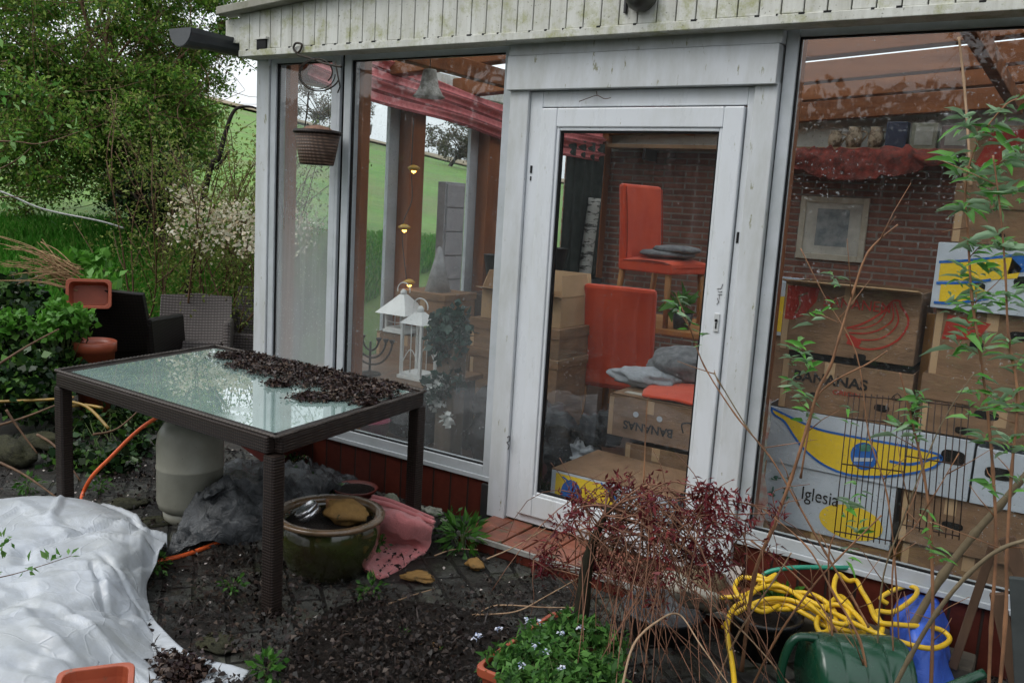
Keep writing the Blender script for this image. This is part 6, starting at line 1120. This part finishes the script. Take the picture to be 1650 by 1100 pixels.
hs3 = [(1165, 1010, .1), (1190, 985, .18), (1235, 965, .22), (1280, 968, .22), (1322, 990, .22), (1336, 1012, .21), (1322, 1018, .21), (1316, 1000, .22), (1335, 975, .23), (1362, 978, .24), (1366, 1003, .24), (1340, 1000, .24), (1310, 978, .24), (1262, 945, .24), (1222, 948, .24), (1205, 968, .22), (1228, 985, .2), (1255, 975, .2)]
hs3 += [(1290, 1040, .14), (1262, 1052, .1), (1282, 1045, .12)] [:0]
for h_ in (hs1, hs2, hs3): mb = MB(); mb.tube(spline([atz(*q) for q in h_], 7), .0095, 9); mb.build('tube', HY, hz_)
mb = MB(); mb.tube([atz(1398, 1030, .20), atz(1412, 1040, .2), atz(1440, 1052, .2)], .016, 10); mb.build('connector', DARK, hz_)
mb = MB(); mb.tube(spline([atz(*q) for q in ((1222, 935, .2), (1238, 921, .24), (1280, 914, .27), (1350, 914, .28), (1420, 917, .27), (1470, 922, .22), (1500, 935, .1))], 7), .0095, 8); tag(mb.build('green_hoop', mat('teal_plastic', (.02, .26, .17), None, 8, .35, .05)), 'thin teal plastic hoop behind the yellow hose under the right pane', 'hoop')
GRN = mat('dark_green_plastic', (.008, .055, .028), (.006, .038, .02), 6, .25, .08, 40, coat=.3)
ca = atz(1370, 1098, .12); gc = empty('watering_can', (ca.x, ca.y, 0), 'dark green ribbed plastic watering can lying under the yellow hose', 'watering can')
ax_ = (atz(1480, 1085, .12)-atz(1260, 1075, .12)); ax_.z = 0; ax_.normalize(); Rw = Vector((0, 0, 1)).rotation_difference(ax_).to_matrix()
prof = [(0, -.155), (.11, -.155), (.135, -.14)]
for k in range(4): z_ = -.13+k*.072; prof += [(.138, z_), (.140, z_+.05), (.1385, z_+.058), (.136, z_+.062), (.136, z_+.067)]
prof += [(.13, .165), (.10, .18), (.06, .185), (.05, .20), (0, .20)]
mb = MB(); mb.lathe(prof, (ca.x, ca.y, .141), 44, Rw, cap=False); mb.build('body', GRN, gc)
mb = MB(); s0 = Vector((ca.x, ca.y, .143)); mb.tube(spline([s0-ax_*.13+Vector((0, 0, .13)), s0-ax_*.21+Vector((0, 0, .12)), s0-ax_*.24+Vector((0, 0, .0)), s0-ax_*.20+Vector((0, -.02, -.10)), s0-ax_*.15+Vector((0, 0, -.11))], 6), .015, 9); mb.build('handle', GRN, gc)
mb = MB(); mb.tube(spline([s0+ax_*.15+Vector((0, -.02, -.08)), s0+ax_*.28+Vector((.01, -.04, -.03)), s0+ax_*.42+Vector((.03, -.02, .05))], 6), .024, 10, .016); mb.build('spout', GRN, gc)
BLU = NB('blue plastic'); pp = BLU.pos(); BLU.col(BLU.mix(BLU.ramp(BLU.noise(pp, 6, 5), [(.4, 0.), (.65, 1.)]), (.035, .10, .50), (.06, .15, .62))); BLU.rough(.35); BLU.bump(BLU.noise(pp, 14, 5, .6, 1), .5, .02)
mb = MB(); mb.surf([[atz(1452, 952, .20), atz(1475, 943, .22), (Vector(atz(1510, 950, .22))), atz(1518, 970, .18)], [atz(1440, 985, .18), atz(1470, 985, .26), atz(1505, 985, .26), atz(1525, 1000, .16)], [atz(1435, 1030, .12), atz(1465, 1025, .22), atz(1505, 1025, .22), atz(1530, 1040, .12)], [atz(1440, 1075, .06), atz(1470, 1070, .14), atz(1508, 1070, .14), atz(1535, 1080, .06)], [atz(1450, 1120, .02), atz(1475, 1120, .05), atz(1510, 1120, .05), atz(1540, 1120, .02)]], 8, 8, crumple=.018, cs=9, seed=4)
tag(mb.build('blue_sack', BLU.m, solid=.005), 'bright blue plastic sack beside the watering can', 'sack')
bt_ = atz(1225, 1050, 0); tb_ = empty('black_tub', (bt_.x, bt_.y, 0), 'black plastic plant tub left of the watering can under the hose', 'tub'); mb = MB(); mb.lathe([(0, 0), (.10, 0), (.13, .15), (.142, .15), (.145, .17), (.132, .17), (.12, .15), (.09, .01), (0, .01)], (bt_.x, bt_.y, 0), 36, cap=False); mb.build('body', mat('black_tub_plastic', (.015, .016, .017), None, 7, .3, .05), tb_); mb = MB(); mb.lathe([(0, .13), (.118, .13)], (bt_.x, bt_.y, 0), 20, cap=False); mb.build('soil', SOIL, tb_)
bt_ = atz(1065, 1020, 0); mb = MB(); mb.lathe([(0, 0), (.12, 0), (.15, .1), (.165, .1), (.165, .115), (.148, .115), (.13, .08), (0, .07)], (bt_.x, bt_.y, 0), 36, cap=False); tag(mb.build('grey_bowl', mat('grey_plastic_bowl', (.035, .037, .042), (.02, .021, .024), 7, .35, .1)), 'grey plastic plant bowl under the maple twigs', 'bowl')
mb = MB(); lg = atz(1150, 945, .0); mb.lathe([(0, 0), (.10, 0), (.105, .02), (.10, .12), (0, .125)], (lg.x, min(lg.y, -.06)-.03, 0), 20, cap=False); tag(mb.build('log_slab', mat('log_end', (.20, .15, .09), (.10, .08, .05), 9, .8, .5)), 'short cut log standing right of the brick step', 'log')
mb = MB(); mb.surf([[atz(1062, 925, .22), atz(1085, 922, .22), atz(1100, 930, .2)], [atz(1078, 955, .18), atz(1098, 945, .22), atz(1120, 945, .2)], [atz(1105, 975, .13), atz(1135, 962, .2), atz(1155, 958, .18)], [atz(1130, 985, .1), atz(1150, 985, .12), atz(1168, 975, .1)]], 8, 8, crumple=.025, cs=14, seed=2); tag(mb.build('work_glove', mat('dirty_white', (.42, .40, .35), (.26, .23, .18), 14, .8, .3), solid=.012), 'crumpled dirty white rag between the maple and the yellow hose', 'rag')
mb = MB(); q = atz(1240, 885, .0); mb.surf([[(-1.13, -.02, .02), (-1.10, -.06, .0)], [(-1.13, -.025, .10), (-1.08, -.05, .10)], [(-1.12, -.03, .17), (-1.05, -.03, .17)]], 6, 6, crumple=.01); tag(mb.build('white_cloth_scrap', mat('scrap', (.5, .48, .45), (.35, .3, .28), 20, .8), solid=.003), 'white scrap of cloth hanging at the right end of the brick step', 'cloth')
# wire grid panels leaning against the right pane
WR = mat('black_wire', (.02, .018, .017), (.06, .035, .025), 30, .5, .1)
def grid(label, TL, TR, BR, BL, n, rails):
    root = empty('wire_grid', tuple((BL+BR)/2), label, 'grid', 'wire grids leaning on the right pane'); mb = MB()
    for k in range(n+1):
        a, c_ = TL.lerp(TR, k/n), BL.lerp(BR, k/n); mb.tube([a, c_], .0022, 5)
    mb.build('wires', WR, root)
    for t in rails: mb = MB(); mb.tube([TL.lerp(BL, t), TR.lerp(BR, t)], .003, 5); mb.build('rail', WR, root)
grid('black wire grid leaning on the right pane before the yellow oval print', aty(1368, 632, -.06), aty(1470, 640, -.06), aty(1445, 880, -.16), aty(1344, 862, -.16), 11, (.02, .18, .5, .97))
grid('black wire grid overlapping the first one on its right', aty(1465, 640, -.09), aty(1562, 652, -.09), aty(1545, 870, -.18), aty(1450, 850, -.18), 9, (.02, .45, .97))
mb = MB(); mb.box((-.9, -.20, 0), (-.15, -.05, .10)); tag(mb.build('sleeper', mat('old_sleeper', (.10, .085, .065), (.05, .045, .035), 6, .8, .6, sc=(.3, 1, 1)), bev=.01), 'grey weathered timber lying along the plinth under the wire grids', 'timber')
# old boards in the lower right corner
OB = mat('old_board', (.14, .085, .055), (.075, .05, .035), 6, .75, .5, 40, sc=(1, 1, .3))
for i, (a, c_, w_, lab) in enumerate((((1622, 865, -.25), (1680, 1010, -.25), .05, 'brown board slanting out of the right edge'), ((1606, 955, -.3), (1640, 1110, -.3), .045, 'brown board slanting down to the lower right corner'), ((1640, 930, -.35), (1650, 1130, -.35), .05, 'upright grey green post at the right edge'), ((1535, 1075, -.2), (1600, 880, -.2), .03, 'dark stake leaning left behind the slanting boards'))):
    mb = MB(); mb.beam(aty(*a), aty(*c_), w_, .025, up=(0, 1, 0)); tag(mb.build('old_board', OB if i != 2 else mat('grey_post', (.07, .08, .08), None, 7, .6), bev=.003), lab, 'board')

# ------------------------------------------------------------------ butterfly bush in front of the right pane
LBU = leafmat('butterfly_bush_leaf', [(.08, .27, .04), (.13, .36, .06), (.06, .20, .035), (.20, .42, .12)], under=(.28, .42, .26), rough=.42, transl=.4)
CANE = mat('cane_bark', (.33, .17, .09), (.14, .075, .045), 7, .55, .3); CANE2 = mat('grey_cane_bark', (.20, .16, .10), (.12, .095, .06), 12, .6, .4)
bu = empty('butterfly_bush', tuple(atz(1420, 1070, .0)), 'tall butterfly bush of bare canes with fresh leaf tufts before the right pane', 'shrub')
canes = [  # (points px,py,y), radius, material
 ([(1195, 1080, -.62), (1215, 930, -.62), (1245, 850, -.62), (1275, 770, -.6), (1300, 690, -.6), (1318, 630, -.6), (1338, 590, -.6), (1352, 545, -.6), (1375, 470, -.58), (1400, 405, -.57), (1447, 362, -.55)], .010, .004, CANE),
 ([(1400, 1010, -.5), (1372, 960, -.5), (1330, 890, -.5), (1285, 810, -.5), (1240, 735, -.5), (1185, 668, -.5), (1135, 590, -.5), (1112, 530, -.5), (1092, 500, -.5)], .006, .003, CANE),
 ([(1240, 735, -.5), (1205, 690, -.5), (1150, 600, -.5)], .004, .003, CANE2),
 ([(1450, 1120, -.5), (1445, 950, -.5), (1430, 800, -.5), (1400, 700, -.5), (1380, 570, -.5), (1330, 480, -.5), (1290, 400, -.5)], .004, .002, CANE),
 ([(1290, 770, -.55), (1310, 660, -.55), (1335, 620, -.55), (1400, 585, -.55), (1430, 565, -.55)], .005, .003, CANE),
 ([(1500, 1110, -.45), (1503, 1000, -.45), (1500, 860, -.45), (1488, 760, -.45), (1465, 660, -.45), (1450, 600, -.45)], .009, .004, CANE),
 ([(1440, 1110, -.7), (1465, 1060, -.7), (1510, 985, -.7), (1560, 925, -.7), (1610, 885, -.7), (1660, 868, -.7)], .010, .008, CANE2),
 ([(1430, 1100, -.3), (1470, 1010, -.3), (1520, 925, -.3), (1570, 860, -.3), (1610, 815, -.3), (1670, 745, -.3)], .019, .015, CANE2),
 ([(1590, 1190, -.5), (1597, 1010, -.5), (1605, 880, -.5), (1600, 760, -.5), (1590, 650, -.5), (1578, 560, -.5), (1566, 480, -.5), (1560, 380, -.5), (1556, 300, -.5), (1575, 230, -.5), (1620, 170, -.5), (1650, 158, -.5)], .008, .003, CANE),
 ([(1600, 1230, -.6), (1620, 1000, -.6), (1622, 900, -.6), (1630, 760, -.6), (1640, 640, -.6), (1625, 540, -.6), (1620, 440, -.6), (1612, 340, -.6), (1600, 250, -.6)], .008, .003, CANE),
 ([(1210, 870, -.55), (1290, 935, -.55), (1350, 1020, -.55), (1385, 1110, -.55)], .005, .004, CANE),
 ([(1345, 1110, -.65), (1340, 1010, -.65), (1335, 900, -.65), (1345, 860, -.65)], .005, .003, CANE),
 ([(1210, 1110, -.7), (1250, 1030, -.7), (1305, 950, -.7), (1350, 900, -.7), (1420, 830, -.7)], .006, .003, CANE),
 ([(1400, 1110, -.7), (1385, 1030, -.7), (1340, 950, -.7), (1300, 880, -.7), (1230, 820, -.7)], .007, .003, CANE),
 ([(1440, 1080, -.6), (1440, 900, -.6), (1480, 840, -.6), (1545, 730, -.6)], .004, .002, CANE),
 ([(1410, 1150, -.6), (1420, 950, -.6), (1450, 850, -.6), (1500, 720, -.6), (1530, 660, -.6), (1570, 600, -.6)], .004, .002, CANE2),
 ([(1042, 1100, -.8), (1040, 960, -.8), (1035, 860, -.8), (1038, 760, -.8), (1042, 660, -.8), (1045, 640, -.8)], .005, .0025, CANE),
 ([(1545, 60, -.15), (1553, 130, -.15), (1560, 220, -.2), (1565, 300, -.25)], .006, .006, MATS['pale_twig']),
 ([(1150, 1110, -.75), (1190, 1020, -.75), (1250, 930, -.75), (1275, 890, -.75)], .005, .003, MATS['pale_twig']),
 ([(1280, 1110, -.75), (1200, 1020, -.75), (1130, 960, -.75), (1080, 930, -.75)], .004, .003, MATS['pale_twig'])]
random.seed(77); nodes = []
for P, r1, r2, m_ in canes:
    S = spline([aty(*q) for q in P], 6); mb = MB(); n_ = len(S); mb.tube(S, [(r1+(r2-r1)*i/(n_-1))*(.95 if i % 6 == 0 else .72) for i in range(n_)], 8, wob=.06); mb.build('cane', m_, bu)
for k in range(60):   # fine bare side shoots
    mb = MB()
    P = random.choice(canes[:16])[0]; i = random.randrange(len(P)-1); t = random.random(); q0 = aty(*P[i]).lerp(aty(*P[i+1]), t); d = Vector((random.uniform(-1, 1), random.uniform(-.4, .4), random.uniform(-.1, 1))).normalized(); L = random.uniform(.05, .22); mb.tube([q0, q0+d*L*.5+Vector((0, 0, .01)), q0+d*L+Vector((random.uniform(-.02, .02), 0, .02))], .0025, 4, .001); mb.build('side_shoot', CANE, bu)
tufts = [  # px,py,y, count, size
 (1092, 492, -.5, 8, .075), (1110, 520, -.5, 6, .06), (1128, 548, -.5, 4, .05), (1345, 455, -.58, 7, .055), (1340, 500, -.58, 5, .05), (1310, 515, -.58, 6, .06), (1290, 560, -.58, 10, .07), (1300, 590, -.6, 10, .07), (1275, 575, -.6, 6, .07), (1290, 640, -.6, 9, .07), (1275, 615, -.6, 8, .07), (1300, 670, -.6, 6, .06),
 (1480, 640, -.45, 10, .08), (1470, 670, -.45, 10, .075), (1450, 690, -.45, 8, .08), (1475, 700, -.45, 6, .06), (1365, 820, -.6, 9, .07), (1380, 850, -.6, 5, .06), (1370, 890, -.6, 5, .05), (1500, 840, -.5, 6, .06), (1500, 880, -.5, 6, .05), (1385, 790, -.6, 5, .05),
 (1555, 200, -.5, 10, .085), (1575, 230, -.5, 12, .09), (1600, 210, -.5, 9, .09), (1620, 185, -.5, 6, .08), (1545, 270, -.5, 14, .10), (1580, 290, -.5, 14, .10), (1610, 270, -.55, 14, .10), (1560, 330, -.5, 12, .09), (1600, 330, -.55, 12, .10), (1635, 320, -.6, 10, .09), (1570, 400, -.5, 10, .08), (1610, 390, -.6, 12, .09), (1590, 430, -.5, 8, .08), (1630, 400, -.6, 8, .08), (1550, 450, -.5, 10, .085), (1570, 480, -.5, 12, .085), (1535, 490, -.5, 8, .08), (1600, 490, -.55, 9, .08), (1630, 480, -.6, 10, .085), (1560, 530, -.5, 10, .08), (1540, 560, -.5, 8, .08), (1580, 560, -.5, 8, .08), (1625, 560, -.6, 9, .085), (1570, 620, -.5, 9, .08), (1600, 650, -.55, 10, .09), (1630, 650, -.6, 9, .085), (1640, 590, -.6, 8, .08), (1590, 700, -.5, 8, .08), (1625, 720, -.6, 9, .08), (1560, 660, -.5, 7, .08), (1640, 780, -.6, 6, .07), (1600, 780, -.5, 6, .07), (1510, 900, -.5, 5, .05), (1370, 670, -.55, 4, .05), (1645, 240, -.6, 8, .09), (1640, 170, -.5, 6, .08)]
Ps, Ds, Ss = [], [], []
for px, py, y, n_, sz in tufts:
    c = aty(px, py, y)
    for k in range(int(n_*1.3)):
        a = k*2.4+random.random(); d = Vector((math.cos(a), math.sin(a)*.8, random.uniform(-.15, .7))).normalized(); Ps.append(tuple(c+Vector((random.uniform(-.012, .012), random.uniform(-.012, .012), random.uniform(-.03, .03))))); Ds.append(tuple(d)); Ss.append(sz)
Ps, Ds, Ss = np.array(Ps), np.array(Ds), np.array(Ss)*np.random.default_rng(1).uniform(.45, 1.25, len(Ss)); V, F = leaves(Ps, Ss*.88, Ds*2.2, .24, up=.35, fold=.10, seed=5, lance=True, droop=.22, var=.25); quads_mesh('leaves', V, F, LBU, bu, smooth=True)

mb = MB(); mb.surf([[(-4.03+.03*(k % 2), 3.36+k*.09, z_) for k in range(9)] for z_ in (FL+.02, .8, 1.6, 2.26)], 4, 4); tag(mb.build('dark_curtain', mat('dark_curtain_cloth', (.035, .045, .04), (.02, .025, .022), 12, .9, .2), solid=.004), 'dark grey green curtain hanging at the far end of the left glass wall', 'curtain')

LFAR = leafmat('winter_crown', [(.10, .085, .06), (.07, .06, .045), (.11, .12, .06)], transl=.3)
for i, (px, D_, h, lab) in enumerate(((722, 46, 1.9, 'low brownish tree on the hill crest, left of the two seen through the middle pane'), (757, 44, 2.6, 'taller brownish tree on the hill crest, right of the two seen through the middle pane'), (498, 50, 2.2, 'small brownish tree on the hill crest seen through the narrow corner pane'))):
    q = ray(px, 250); q.z = 0; q.normalize(); x, y = CAM.x+q.x*D_, CAM.y+q.y*D_; z = terr(x, y)
    tree('distant_tree', lab, (x, y, z), [((x, y, z+h*.6), (h*.8, h*.8, h*.42)), ((x+h*.9, y+h*.5, z+h*.4), (h*.6, h*.6, h*.3))], 40, 5000, .14, LFAR, .12, 90+i, (.3, .6), 60, group='trees on the hill crest')
